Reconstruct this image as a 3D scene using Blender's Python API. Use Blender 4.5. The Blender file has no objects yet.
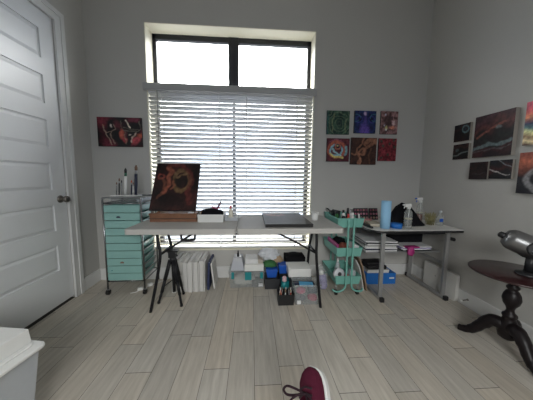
import bpy, bmesh, math, random
from mathutils import Vector, Matrix, noise
random.seed(7)
C = bpy.context.scene.collection
PI = math.pi
# ------------------------------------------------------------------ survey of the room (metres)
XL, XR, YB, ZC, YR = -1.694, 1.986, 2.518, 3.15, -1.6
CAM = Vector((0, 0, 1.17)); FPX = 222.6
RT = Vector((0.99777, -0.06598, 0.01034)); UP = Vector((-0.00346, 0.10358, 0.99462)); FW = Vector((0.06669, 0.99243, -0.10312))
def ray(x, y): return RT*((x-266.5)/FPX) - UP*((y-200)/FPX) + FW
def oY(x, y, Y): d = ray(x, y); return CAM + d*(Y/d.y)          # point at depth Y seen at x, y
def oZ(x, y, z): d = ray(x, y); return CAM + d*((z-CAM.z)/d.z)  # point at height z seen at x, y

# ------------------------------------------------------------------ colour and materials
def lin(c): c /= 255.0; return c/12.92 if c <= .04045 else ((c+.055)/1.055)**2.4
def rgb(r, g, b, k=1.0): return (min(.92, lin(r)*k), min(.92, lin(g)*k), min(.92, lin(b)*k), 1)
MATS = {}
def mat(name, col, rough=.5, metal=0, var=.08, scale=30, alpha=1, spec=.5, bump=0, trans=0, coat=0):
    if name in MATS: return MATS[name]
    m = bpy.data.materials.new(name); m.use_nodes = True; nt = m.node_tree; b = nt.nodes['Principled BSDF']
    b.inputs['Roughness'].default_value = rough; b.inputs['Metallic'].default_value = metal
    b.inputs['Specular IOR Level'].default_value = spec; b.inputs['Alpha'].default_value = alpha
    b.inputs['Transmission Weight'].default_value = trans; b.inputs['Coat Weight'].default_value = coat
    tc = nt.nodes.new('ShaderNodeTexCoord'); nz = nt.nodes.new('ShaderNodeTexNoise'); nz.inputs['Scale'].default_value = scale
    nz.inputs['Detail'].default_value = 3
    nt.links.new(tc.outputs['Object'], nz.inputs['Vector'])
    mx = nt.nodes.new('ShaderNodeMix'); mx.data_type = 'RGBA'
    mx.inputs[6].default_value = tuple(max(0, c*(1-var)) for c in col[:3])+(1,)
    mx.inputs[7].default_value = tuple(min(.95, c*(1+var)) for c in col[:3])+(1,)
    nt.links.new(nz.outputs['Fac'], mx.inputs[0]); nt.links.new(mx.outputs[2], b.inputs['Base Color'])
    if bump:
        bp = nt.nodes.new('ShaderNodeBump'); bp.inputs['Strength'].default_value = bump; bp.inputs['Distance'].default_value = .002
        nt.links.new(nz.outputs['Fac'], bp.inputs['Height']); nt.links.new(bp.outputs['Normal'], b.inputs['Normal'])
    MATS[name] = m; return m
def attr_mat(name, rough=.45, spec=.4, grain=False):
    m = bpy.data.materials.new(name); m.use_nodes = True; nt = m.node_tree; b = nt.nodes['Principled BSDF']
    b.inputs['Roughness'].default_value = rough; b.inputs['Specular IOR Level'].default_value = spec
    a = nt.nodes.new('ShaderNodeVertexColor'); a.layer_name = 'paint'
    tc = nt.nodes.new('ShaderNodeTexCoord'); mp = nt.nodes.new('ShaderNodeMapping'); nz = nt.nodes.new('ShaderNodeTexNoise')
    nt.links.new(tc.outputs['Object'], mp.inputs['Vector']); nt.links.new(mp.outputs['Vector'], nz.inputs['Vector'])
    mx = nt.nodes.new('ShaderNodeMix'); mx.data_type = 'RGBA'; mx.blend_type = 'MULTIPLY'; mx.inputs[0].default_value = 1
    rp = nt.nodes.new('ShaderNodeValToRGB')
    if grain:
        mp.inputs['Scale'].default_value = (26, 2.2, 1); nz.inputs['Scale'].default_value = 1.6; nz.inputs['Detail'].default_value = 7
        nz.inputs['Roughness'].default_value = .62
        rp.color_ramp.elements[0].position = .3; rp.color_ramp.elements[0].color = (.80, .79, .77, 1)
        rp.color_ramp.elements[1].position = .68; rp.color_ramp.elements[1].color = (1.08, 1.08, 1.08, 1)
    else:
        nz.inputs['Scale'].default_value = 160
        rp.color_ramp.elements[0].color = (.8, .8, .8, 1); rp.color_ramp.elements[1].color = (1.15, 1.15, 1.15, 1)
    nt.links.new(nz.outputs['Fac'], rp.inputs['Fac']); nt.links.new(a.outputs['Color'], mx.inputs[6]); nt.links.new(rp.outputs['Color'], mx.inputs[7])
    nt.links.new(mx.outputs[2], b.inputs['Base Color']); MATS[name] = m
    if grain:
        bp = nt.nodes.new('ShaderNodeBump'); bp.inputs['Strength'].default_value = .25; bp.inputs['Distance'].default_value = .001
        nt.links.new(nz.outputs['Fac'], bp.inputs['Height']); nt.links.new(bp.outputs['Normal'], b.inputs['Normal'])
    return m
PAINT = attr_mat('painted_canvas', .4, .35)
WOODFLOOR = attr_mat('plank_floor', .55, .3, True)
wall_m = mat('wall_paint', (.50, .49, .465), .75, var=.02, scale=60, bump=.08, spec=.2)
trim_m = mat('trim_paint', (.66, .66, .65), .38, var=.02, scale=8)
door_m = mat('door_paint', (.74, .75, .76), .36, var=.02, scale=8)
ceil_m = mat('ceiling_paint', (.75, .75, .73), .8, var=.02)
reveal_m = mat('reveal_paint', (.76, .72, .58), .6, var=.02)
black_frame = mat('black_window_frame', (.012, .012, .016), .45)
blind_m = mat('blind_slat_white', (.72, .73, .74), .45, var=.02)
def translucent(m, fac, col):      # thin vinyl lets a little daylight through
    nt = m.node_tree; out = nt.nodes['Material Output']; b = nt.nodes['Principled BSDF']
    t = nt.nodes.new('ShaderNodeBsdfTranslucent'); t.inputs['Color'].default_value = col; mx = nt.nodes.new('ShaderNodeMixShader'); mx.inputs[0].default_value = fac
    nt.links.new(b.outputs[0], mx.inputs[1]); nt.links.new(t.outputs[0], mx.inputs[2]); nt.links.new(mx.outputs[0], out.inputs['Surface'])
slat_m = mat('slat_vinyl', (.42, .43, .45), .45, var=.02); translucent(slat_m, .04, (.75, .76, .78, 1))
white_p = mat('white_plastic', (.74, .74, .72), .4, var=.03)
white_l = mat('white_laminate', (.70, .69, .66), .45, var=.03, scale=15)
table_m = mat('table_plastic', (.49, .475, .45), .5, var=.05, scale=90, bump=.15)
paper_m = mat('paper_white', (.72, .72, .72), .8, var=.1, scale=40)
black_p = mat('black_plastic', (.012, .012, .014), .45, var=.1)
black_met = mat('black_metal', (.010, .010, .012), .5, 0, spec=.3)
black_cloth = mat('black_cloth', (.010, .010, .012), .95, var=.3, bump=.4, spec=.1)
grey_met = mat('grey_metal', (.36, .36, .36), .4, .5)
chrome = mat('chrome', (.33, .34, .35), .22, 1)
mint = mat('mint_paint', (.17, .42, .36), .4, var=.03)
mint_pl = mat('mint_drawer_plastic', (.25, .455, .425), .35, var=.04, coat=.1)
teal_p = mat('teal_plastic', (.01, .22, .24), .4)
blue_p = mat('blue_plastic', (.015, .10, .48), .4)
blue_box = mat('blue_card', (.015, .15, .50), .5)
roll_m = mat('light_blue_paper', (.30, .56, .80), .8, var=.05, bump=.2)
wood_m = mat('easel_wood', (.21, .095, .05), .5, var=.3, scale=14)
mahog = mat('dark_mahogany', (.030, .008, .009), .28, var=.3, scale=12, coat=.3)
ebony = mat('ebony_wood', (.008, .005, .006), .4, var=.3, scale=12, spec=.3)
clear = mat('clear_plastic', (.62, .66, .66), .25, alpha=.17, var=.05)
frost = mat('frosted_plastic', (.62, .65, .68), .35, alpha=.60, var=.05)
glassy = mat('clear_bottle', (.55, .58, .56), .12, alpha=.30, var=.05)
darkgrey = mat('dark_grey_plastic', (.035, .036, .04), .5)
brass = mat('aged_nickel', (.22, .20, .18), .28, 1)
rubber = mat('black_rubber', (.01, .01, .01), .7)
canvas_edge = mat('raw_canvas_edge', (.42, .38, .33), .85, var=.08, bump=.3)
canvas_white = mat('primed_canvas', (.62, .61, .59), .85, var=.05, bump=.3)
dark_edge = mat('dark_canvas_edge', (.012, .010, .010), .6)
pink = mat('magenta_plastic', (.38, .03, .18), .5); red_m = mat('red_plastic', (.50, .03, .03), .45)
orange = mat('orange_plastic', (.62, .10, .03), .45); brown = mat('brown_card', (.20, .12, .08), .8)
green_c = mat('green_cloth', (.04, .15, .05), .9, bump=.4, var=.3); tan = mat('tan_cloth', (.38, .28, .18), .9, var=.25, bump=.3)
bag_m = mat('white_bag_film', (.66, .68, .72), .35, var=.1, bump=.3)
lilac = mat('lilac_cloth', (.30, .27, .45), .85, var=.5, scale=25)
navy = mat('navy_paint', (.010, .014, .04), .4); maroon = mat('maroon_suede', (.085, .012, .028), .9, var=.25, scale=70, bump=.5, spec=.15)
amber = mat('amber_liquid', (.22, .05, .02), .3); straw = mat('dried_grass', (.30, .27, .13), .9, var=.4)

# ------------------------------------------------------------------ mesh builder
class MB:
    def __init__(s): s.bm = bmesh.new()
    def _add(s, geo_fn, M, mi=0, smooth=False):
        n = len(s.bm.verts); nf = len(s.bm.faces); geo_fn()
        s.bm.verts.ensure_lookup_table(); s.bm.faces.ensure_lookup_table()
        for v in s.bm.verts[n:]: v.co = M @ v.co
        for f in s.bm.faces[nf:]: f.material_index = mi; f.smooth = smooth
        return s
    def box(s, c, d, rot=(0, 0, 0), mi=0):
        M = Matrix.Translation(c) @ Matrix.Rotation(rot[2], 4, 'Z') @ Matrix.Rotation(rot[1], 4, 'Y') @ Matrix.Rotation(rot[0], 4, 'X') @ Matrix.Diagonal((d[0], d[1], d[2], 1))
        return s._add(lambda: bmesh.ops.create_cube(s.bm, size=1), M, mi)
    def bb(s, a, b, mi=0):      # box from corner to corner
        return s.box([(a[i]+b[i])/2 for i in range(3)], [abs(b[i]-a[i]) for i in range(3)], mi=mi)
    def tube(s, pts, r, n=10, mi=0, cap=True):
        pts = [Vector(p) for p in pts]; rr = r if isinstance(r, (list, tuple)) else [r]*len(pts); rings = []
        ref = None
        for i, p in enumerate(pts):
            t = (pts[min(i+1, len(pts)-1)]-pts[max(i-1, 0)]).normalized()
            if ref is None: ref = t.orthogonal().normalized()
            else: ref = (ref - t*ref.dot(t)).normalized()
            b = t.cross(ref)
            rings.append([s.bm.verts.new(p+(ref*math.cos(2*PI*k/n)+b*math.sin(2*PI*k/n))*rr[i]) for k in range(n)])
        for i in range(len(rings)-1):
            for k in range(n):
                f = s.bm.faces.new((rings[i][k], rings[i][(k+1) % n], rings[i+1][(k+1) % n], rings[i+1][k])); f.smooth = True; f.material_index = mi
        if cap:
            f = s.bm.faces.new(rings[0][::-1]); f.material_index = mi; f = s.bm.faces.new(rings[-1]); f.material_index = mi
        return s
    def lathe(s, prof, c=(0, 0, 0), n=20, mi=0, axis=None, sx=1, sy=1):
        M = Matrix.Translation(c)
        if axis is not None: M = M @ Vector((0, 0, 1)).rotation_difference(Vector(axis)).to_matrix().to_4x4()
        rings = []
        for r, z in prof:
            rings.append([s.bm.verts.new(M @ Vector((r*sx*math.cos(2*PI*k/n), r*sy*math.sin(2*PI*k/n), z))) for k in range(n)])
        for i in range(len(rings)-1):
            for k in range(n):
                f = s.bm.faces.new((rings[i][k], rings[i][(k+1) % n], rings[i+1][(k+1) % n], rings[i+1][k])); f.smooth = True; f.material_index = mi
        f = s.bm.faces.new(rings[0][::-1]); f.material_index = mi; f = s.bm.faces.new(rings[-1]); f.material_index = mi
        return s
    def prism(s, poly, z0, z1, mi=0, M=None):
        M = M or Matrix()
        a = [s.bm.verts.new(M @ Vector((x, y, z0))) for x, y in poly]; b = [s.bm.verts.new(M @ Vector((x, y, z1))) for x, y in poly]
        n = len(poly)
        fs = [s.bm.faces.new(a[::-1]), s.bm.faces.new(b)] + [s.bm.faces.new((a[i], a[(i+1) % n], b[(i+1) % n], b[i])) for i in range(n)]
        for f in fs: f.material_index = mi
        return s
    def frustum(s, c, d0, d1, h, mi=0):   # rectangular, bottom size d0, top size d1
        a = [s.bm.verts.new((c[0]+sx*d0[0]/2, c[1]+sy*d0[1]/2, c[2])) for sx, sy in ((-1, -1), (1, -1), (1, 1), (-1, 1))]
        b = [s.bm.verts.new((c[0]+sx*d1[0]/2, c[1]+sy*d1[1]/2, c[2]+h)) for sx, sy in ((-1, -1), (1, -1), (1, 1), (-1, 1))]
        for vs in [a[::-1], b]+[(a[i], a[(i+1) % 4], b[(i+1) % 4], b[i]) for i in range(4)]:
            f = s.bm.faces.new(vs); f.material_index = mi
        return s
    def tray(s, c, d0, d1, h, t=.003, mi=0):  # open-topped tapered tub with walls
        def ring(dx, dy, z): return [s.bm.verts.new((c[0]+sx*dx/2, c[1]+sy*dy/2, z)) for sx, sy in ((-1, -1), (1, -1), (1, 1), (-1, 1))]
        a = ring(d0[0], d0[1], c[2]); b = ring(d1[0], d1[1], c[2]+h); e = ring(d1[0]-2*t, d1[1]-2*t, c[2]+h); g = ring(d0[0]-2*t, d0[1]-2*t, c[2]+t)
        for u, v in ((a, b), (b, e), (e, g)):
            for i in range(4): f = s.bm.faces.new((u[i], u[(i+1) % 4], v[(i+1) % 4], v[i])); f.material_index = mi
        s.bm.faces.new(a[::-1]).material_index = mi; s.bm.faces.new(g).material_index = mi
        return s
    def lump(s, c, d, amp=.25, seed=0, sub=3, mi=0, fr=3.0, flat=True):   # crumpled cloth-like heap
        n = len(s.bm.verts); nf = len(s.bm.faces)
        bmesh.ops.create_icosphere(s.bm, subdivisions=sub, radius=1)
        s.bm.verts.ensure_lookup_table(); s.bm.faces.ensure_lookup_table()
        for v in s.bm.verts[n:]:
            p = v.co.copy(); k = 1+amp*noise.noise(p*fr+Vector((seed*7.3, seed*3.1, 0)))+amp*.5*noise.noise(p*fr*2.7+Vector((seed, 9, 2)))
            p *= k
            if flat and p.z < -.55: p.z = -.55
            v.co = Vector((c[0]+p.x*d[0]/2, c[1]+p.y*d[1]/2, c[2]+p.z*d[2]/2))
        for f in s.bm.faces[nf:]: f.smooth = True; f.material_index = mi
        return s
ORG = {}
def build(mb, name, mats, parent=None, bevel=0, subs=0, local=False):
    me = bpy.data.meshes.new(name); bmesh.ops.recalc_face_normals(mb.bm, faces=mb.bm.faces); 
    o = bpy.data.objects.new(name, me)
    off = Vector((0, 0, 0))
    if parent is not None and not local: off = ORG.get(parent.name, Vector((0, 0, 0)))
    if parent is None:
        vs = [v.co for v in mb.bm.verts]; lo = [min(v[i] for v in vs) for i in range(3)]; hi = [max(v[i] for v in vs) for i in range(3)]
        off = Vector(((lo[0]+hi[0])/2, (lo[1]+hi[1])/2, lo[2])); o.location = off
    for v in mb.bm.verts: v.co -= off
    ORG[o.name] = off
    mb.bm.to_mesh(me); mb.bm.free()
    for m in (mats if isinstance(mats, (list, tuple)) else [mats]): me.materials.append(m)
    C.objects.link(o)
    if parent is not None: o.parent = parent
    if bevel:
        md = o.modifiers.new('bevel', 'BEVEL'); md.width = bevel; md.segments = 2; md.limit_method = 'ANGLE'; md.angle_limit = math.radians(40)
    if subs:
        md = o.modifiers.new('sub', 'SUBSURF'); md.levels = subs; md.render_levels = subs
    return o
def tag(o, label=None, cat=None, group=None, kind=None):
    for k, v in (('label', label), ('category', cat), ('group', group), ('kind', kind)):
        if v: o[k] = v
    return o
def thing(name, loc, label, cat, group=None):
    o = bpy.data.objects.new(name, None); o.empty_display_size = .05; o.location = loc; C.objects.link(o); ORG[o.name] = Vector(loc)
    return tag(o, label, cat, group)
def one(name, mb, m, label, cat, group=None, bevel=0, subs=0): return tag(build(mb, name, m, bevel=bevel, subs=subs), label, cat, group)
def struct(name, mb, m, parent=None, bevel=0):
    o = build(mb, name, m, parent, bevel=bevel)
    if parent is None: tag(o, kind='structure')
    return o
def rrect(x0, y0, x1, y1, r, n=5):
    out = []
    for cx, cy, a in ((x1-r, y0+r, -PI/2), (x1-r, y1-r, 0), (x0+r, y1-r, PI/2), (x0+r, y0+r, PI)):
        out += [(cx+r*math.cos(a+PI/2*k/n), cy+r*math.sin(a+PI/2*k/n)) for k in range(n+1)]
    return out
def bez(pts, n=8):   # smooth path through points
    P = [Vector(p) for p in pts]; out = []
    for i in range(len(P)-1):
        p0, p1, p2, p3 = P[max(i-1, 0)], P[i], P[i+1], P[min(i+2, len(P)-1)]
        for k in range(n):
            t = k/n; out.append(.5*((2*p1)+(p2-p0)*t+(2*p0-5*p1+4*p2-p3)*t*t+(3*p1-p0-3*p2+p3)*t**3))
    out.append(P[-1]); return out

# ------------------------------------------------------------------ room shell
WX0, WX1, WZ0, WZ1 = -1.102, .685, .335, 2.727     # window opening
# floor: one mesh of planks 15.2 cm wide with their joints
fb = bmesh.new(); lay = fb.loops.layers.float_color.new('paint')
def quad(x0, x1, y0, y1, z, col):
    f = fb.faces.new([fb.verts.new(p) for p in ((x0, y0, z), (x1, y0, z), (x1, y1, z), (x0, y1, z))])
    for l in f.loops: l[lay] = (*col, 1)
quad(XL-.1, XR+.1, YR-.1, YB+.1, -.003, (.05, .045, .04))
PW = .1535; known = {-4: 1.575, -2: 1.263, -1: 1.58, -5: 1.262, 2: 1.575, 1: 1.26, -7: 1.7, 4: 1.30}
k = -12
while True:
    x0 = .02+k*PW
    if x0 > XR: break
    a, b = max(x0, XL), min(x0+PW, XR)
    if b > a+.01:
        st = known.get(k, random.uniform(.9, 2.1)); js = [st]
        while js[-1] < YB: js.append(js[-1]+random.choice((.62, .94, 1.22)))
        while js[0] > YR: js.insert(0, js[0]-random.choice((.62, .94, 1.22)))
        for y0, y1 in zip(js, js[1:]):
            y0, y1 = max(y0, YR), min(y1, YB)
            if y1-y0 < .01: continue
            v = random.uniform(.90, 1.08); w = random.uniform(-.012, .012)
            quad(a+.0011, b-.0011, y0+.0014, y1-.0014, 0, ((.57+w)*v, .525*v, (.46-w)*v))
    k += 1
me = bpy.data.meshes.new('floor'); fb.to_mesh(me); fb.free(); me.materials.append(WOODFLOOR)
fo = bpy.data.objects.new('floor', me); C.objects.link(fo); tag(fo, kind='structure')
T = .2
m = MB()
m.bb((XL-T, YB, 0), (WX0, YB+T, ZC)); m.bb((WX1, YB, 0), (XR+T, YB+T, ZC)); m.bb((WX0, YB, 0), (WX1, YB+T, WZ0)); m.bb((WX0, YB, WZ1), (WX1, YB+T, ZC))
struct('wall_back', m, wall_m)
m = MB()
DY0, DY1, DZ1 = 1.335, 2.158, 2.487     # door opening
m.bb((XL-.12, YR, 0), (XL, DY0, ZC)); m.bb((XL-.12, DY1, 0), (XL, YB, ZC)); m.bb((XL-.12, DY0, DZ1), (XL, DY1, ZC))
m.bb((XL-.17, DY0-.1, -.003), (XL-.121, DY1+.1, DZ1+.1)); struct('wall_left', m, wall_m)  # unseen panel added behind the door to stop sky light leaking under it
struct('wall_right', MB().bb((XR, YR, 0), (XR+.12, YB, ZC)), wall_m)
m = MB(); RW = (-.7, .9, 1.3, 2.5)   # window in the wall behind the viewer
m.bb((XL-.12, YR-.15, 0), (RW[0], YR, ZC)); m.bb((RW[1], YR-.15, 0), (XR+.12, YR, ZC)); m.bb((RW[0], YR-.15, 0), (RW[1], YR, RW[2])); m.bb((RW[0], YR-.15, RW[3]), (RW[1], YR, ZC))
struct('wall_rear', m, wall_m)
struct('ceiling', MB().bb((XL-.12, YR-.15, ZC), (XR+.12, YB+T, ZC+.1)), ceil_m)
# reveals of the front window (painted boards lining the opening)
m = MB(); e = .006
m.bb((WX0, YB+.002, WZ0), (WX0+e, YB+T, WZ1)); m.bb((WX1-e, YB+.002, WZ0), (WX1, YB+T, WZ1)); m.bb((WX0, YB+.002, WZ1-e), (WX1, YB+T, WZ1)); m.bb((WX0, YB-.012, WZ0-.004), (WX1, YB+T, WZ0+.012))
struct('trim_1', m, reveal_m)
# front window: black frame, mullion, transom bar, panes
w1 = thing('window_1', (-.21, YB+.19, WZ0), None, None); w1['kind'] = 'structure'
FY0, FY1 = YB+.175, YB+.225
m = MB(); fw = .045
m.bb((WX0, FY0, WZ0), (WX0+fw, FY1, WZ1)); m.bb((WX1-fw, FY0, WZ0), (WX1, FY1, WZ1)); m.bb((WX0, FY0, WZ1-.062), (WX1, FY1, WZ1)); m.bb((WX0, FY0, WZ0), (WX1, FY1, WZ0+.05))
m.bb((-.268, FY0-.006, 2.06), (-.150, FY1, WZ1)); m.bb((-.228, FY0, WZ0), (-.190, FY1, 2.06)); m.bb((WX0, FY0-.004, 2.06), (WX1, FY1, 2.16))
build(m, 'window_frame', black_frame, w1, bevel=.004)
gl = bpy.data.materials.new('window_glass'); gl.use_nodes = True; nt = gl.node_tree; nt.nodes.clear()
o_ = nt.nodes.new('ShaderNodeOutputMaterial'); tr = nt.nodes.new('ShaderNodeBsdfTransparent'); gg = nt.nodes.new('ShaderNodeBsdfGlossy'); gg.inputs['Roughness'].default_value = .02
mx = nt.nodes.new('ShaderNodeMixShader'); mx.inputs[0].default_value = .05; nt.links.new(tr.outputs[0], mx.inputs[1]); nt.links.new(gg.outputs[0], mx.inputs[2]); nt.links.new(mx.outputs[0], o_.inputs[0])
for x0, x1 in ((WX0+fw, -.268), (-.15, WX1-fw)):
    for z0, z1 in ((WZ0+.05, 2.06), (2.16, WZ1-.062)):
        build(MB().bb((x0, FY0+.02, z0), (x1, FY0+.026, z1)), 'pane', gl, w1)
w2 = thing('window_2', ((RW[0]+RW[1])/2, YR-.1, RW[2]), None, None); w2['kind'] = 'structure'
m = MB()
for x in (RW[0], .07, RW[1]-.06): m.bb((x, YR-.14, RW[2]), (x+.06, YR-.08, RW[3]))
for z in (RW[2], RW[3]-.06): m.bb((RW[0], YR-.14, z), (RW[1], YR-.08, z+.06))
build(m, 'window_frame', black_frame, w2)
# door
d1 = thing('door_1', (XL-.03, (DY0+DY1)/2, 0), None, None); d1['kind'] = 'structure'
fx = XL-.006; y0, y1, z0, z1 = DY0+.004, DY1-.004, .022, DZ1-.004
m = MB(); m.bb((fx-.035, y0, z0), (fx-.012, y1, z1)); py0, py1 = y0+.13, y1-.13
pz = [(.325+.357*k, .325+.357*k+.226) for k in range(6)]
m.bb((fx-.012, y0, z0), (fx, py0, z1)); m.bb((fx-.012, py1, z0), (fx, y1, z1))
zz = [z0]+[v for p in pz for v in p]+[z1]
for k in range(0, len(zz), 2): m.bb((fx-.012, py0, zz[k]), (fx, py1, zz[k+1]))
build(m, 'door_slab', door_m, d1)
for a, b in pz:
    m = MB(); g1, g2 = .012, .034
    def fr(x, g): return [m.bm.verts.new((x, yy, z_)) for yy, z_ in ((py0+g, a+g), (py1-g, a+g), (py1-g, b-g), (py0+g, b-g))]
    r0, r1 = fr(fx-.0115, g1), fr(fx-.002, g2)
    for i in range(4): m.bm.faces.new((r0[i], r0[(i+1) % 4], r1[(i+1) % 4], r1[i]))
    m.bm.faces.new(r1); m.bm.faces.new(r0[::-1]); build(m, 'door_panel', door_m, d1)
kn = (fx, 2.088, .955)
build(MB().lathe([(.033, 0), (.033, .006), (.026, .012), (.011, .014), (.011, .034), (.026, .042), (.030, .054), (.027, .066), (.014, .071)], kn, axis=(1, 0, 0)), 'door_knob', brass, d1)
build(MB().bb((XL-.03, y1-.002, .90), (fx+.0012, y1+.002, 1.01)), 'latch_plate', brass, d1)
m = MB(); cw = .088
m.bb((XL, DY1-.004, 0), (XL+.018, DY1+cw, DZ1+cw)); m.bb((XL, DY0-cw, 0), (XL+.018, DY0+.004, DZ1+cw)); m.bb((XL, DY0+.004, DZ1-.004), (XL+.018, DY1-.004, DZ1+cw))
m.bb((XL+.018, DY1+.05, 0), (XL+.026, DY1+cw, DZ1+cw)); m.bb((XL+.018, DY0-cw, DZ1+.05), (XL+.026, DY1+.05, DZ1+cw))
struct('trim_2', m, trim_m)
# no hallway is built: the added panel in wall_left keeps the door gap dark
BBH, BT = .135, .015
def bbd(name, segs):
    m = MB()
    for a, b in segs: m.bb(a, b)
    return struct(name, m, trim_m, bevel=.005)
bbd('baseboard_left', [((XL, DY1+cw, 0), (XL+BT, YB, BBH)), ((XL, YR, 0), (XL+BT, DY0-cw, BBH))])
bbd('baseboard_back', [((XL+BT, YB-BT, 0), (XR-BT, YB, BBH))])
bbd('baseboard_right', [((XR-BT, YR, 0), (XR, YB, BBH))])
# door stop on the right baseboard
ds = thing('door_stop', (XR-BT, 1.80, .075), 'small spring door stop fixed to the right baseboard', 'door stop')
build(MB().lathe([(.010, 0), (.010, .004), (.005, .006), (.005, .055)], (XR-BT, 1.80, .075), axis=(-1, .0, -.1), n=10), 'spring', brass, ds)
build(MB().lathe([(.007, .055), (.009, .058), (.009, .068), (.006, .072)], (XR-BT, 1.80, .075), axis=(-1, 0, -.1), n=10), 'rubber_tip', white_p, ds)

# ------------------------------------------------------------------ blinds
BY = YB+.030; bx0, bx1 = WX0+.011, WX1-.011
bl = thing('window_blinds', (-.21, BY, WZ0+.02), 'wide white horizontal slat blinds hanging in the large window', 'blinds')
build(MB().bb((WX0-.022, YB-.045, 2.055), (WX1+.02, YB-.004, 2.125)), 'valance', mat('valance_grey', (.40, .40, .40), .5, var=.02), bl, bevel=.004)
build(MB().bb((bx0, BY-.025, 2.045), (bx1, BY+.025, 2.10)), 'headrail', blind_m, bl)
build(MB().bb((bx0, BY-.026, WZ0+.016), (bx1, BY+.026, WZ0+.034)), 'bottom_rail', blind_m, bl, bevel=.003)
cord_m = mat('ladder_string', (.8, .8, .8), .8, var=.02); translucent(cord_m, .5, (.8, .8, .8, 1))
def slat_mb():
    m = MB(); n = 6; th = math.radians(-34); pr = []
    for i in range(n+1):
        u = (i/n-.5)*.050; c_ = .0028*(1-(2*i/n-1)**2)
        pr.append((u*math.cos(th)-c_*math.sin(th), u*math.sin(th)+c_*math.cos(th)))
    vs = [[m.bm.verts.new((x, BY+y, z+s_)) for x in (bx0, bx1) for s_ in (0, .0026)] for y, z in pr]
    for a, b in zip(vs, vs[1:]):
        for q in ((a[0], a[2], b[2], b[0]), (a[1], b[1], b[3], a[3])): m.bm.faces.new(q).smooth = True
        m.bm.faces.new((a[0], b[0], b[1], a[1])); m.bm.faces.new((a[2], a[3], b[3], b[2]))
    m.bm.faces.new((vs[0][0], vs[0][1], vs[0][3], vs[0][2])); m.bm.faces.new((vs[-1][0], vs[-1][2], vs[-1][3], vs[-1][1]))
    return m
s0 = build(slat_mb(), 'slat', slat_m, bl, local=True)
for v in s0.data.vertices: v.co -= Vector((bl.location.x, bl.location.y, 0))
NS = 37; pitch = (2.03-(WZ0+.07))/(NS-1)
for i in range(NS):
    o = s0 if i == 0 else s0.copy()
    if i: C.objects.link(o); o.parent = bl
    o.location = (0, 0, WZ0+.07+i*pitch-bl.location.z)
for px in (163, 219.5, 246.5, 297):
    x = oY(px, 120, BY).x
    m = MB()
    for dy in (-.024, .024): m.tube([(x, BY+dy, WZ0+.03), (x, BY+dy, 2.05)], (.0032), 6)
    build(m, 'ladder_cord', cord_m, bl)
x = oY(158.5, 120, YB).x
build(MB().tube([(x, YB-.012, 2.06), (x+.004, YB-.014, 1.28)], .0045, 8), 'tilt_wand', mat('wand_grey', (.35, .35, .34), .4), bl)

# ------------------------------------------------------------------ paintings
def nz(u, v, s, sd=0): return noise.noise(Vector((u*s+sd*5.1, v*s-sd*2.3, sd*1.7)))
def mixc(a, b, t): t = max(0, min(1, t)); return tuple(a[i]*(1-t)+b[i]*t for i in range(3))
def K(r, g, b, k=1.0):
    c = rgb(r, g, b, k)[:3]; g_ = .3*c[0]+.55*c[1]+.15*c[2]; return tuple(v*.74+g_*.26 for v in c)
def seg(u, v, pts, asp=1):
    best = 9
    for (x0, y0), (x1, y1) in zip(pts, pts[1:]):
        dx, dy = (x1-x0)*asp, y1-y0; px, py = (u-x0)*asp, v-y0
        t = max(0, min(1, (px*dx+py*dy)/(dx*dx+dy*dy+1e-9))); best = min(best, math.hypot(px-t*dx, py-t*dy))
    return best
def stroke(c, u, v, pts, w, col, a=1, asp=1):
    d = seg(u, v, pts, asp); return mixc(c, col, a*max(0, min(1, (w-d)/(w*.5+1e-6))))
def blob(c, u, v, x, y, r, col, a=1, asp=1, ry=None):
    ry = ry or r; d = math.hypot((u-x)*asp/r, (v-y)/ry); return mixc(c, col, a*max(0, min(1, (1-d)*1.8)))
def ring(c, u, v, x, y, r, w, col, a=1, asp=1, ky=1):
    d = abs(math.hypot((u-x)*asp, (v-y)*ky)-r); return mixc(c, col, a*max(0, min(1, (w-d)/(w*.5))))
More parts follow.
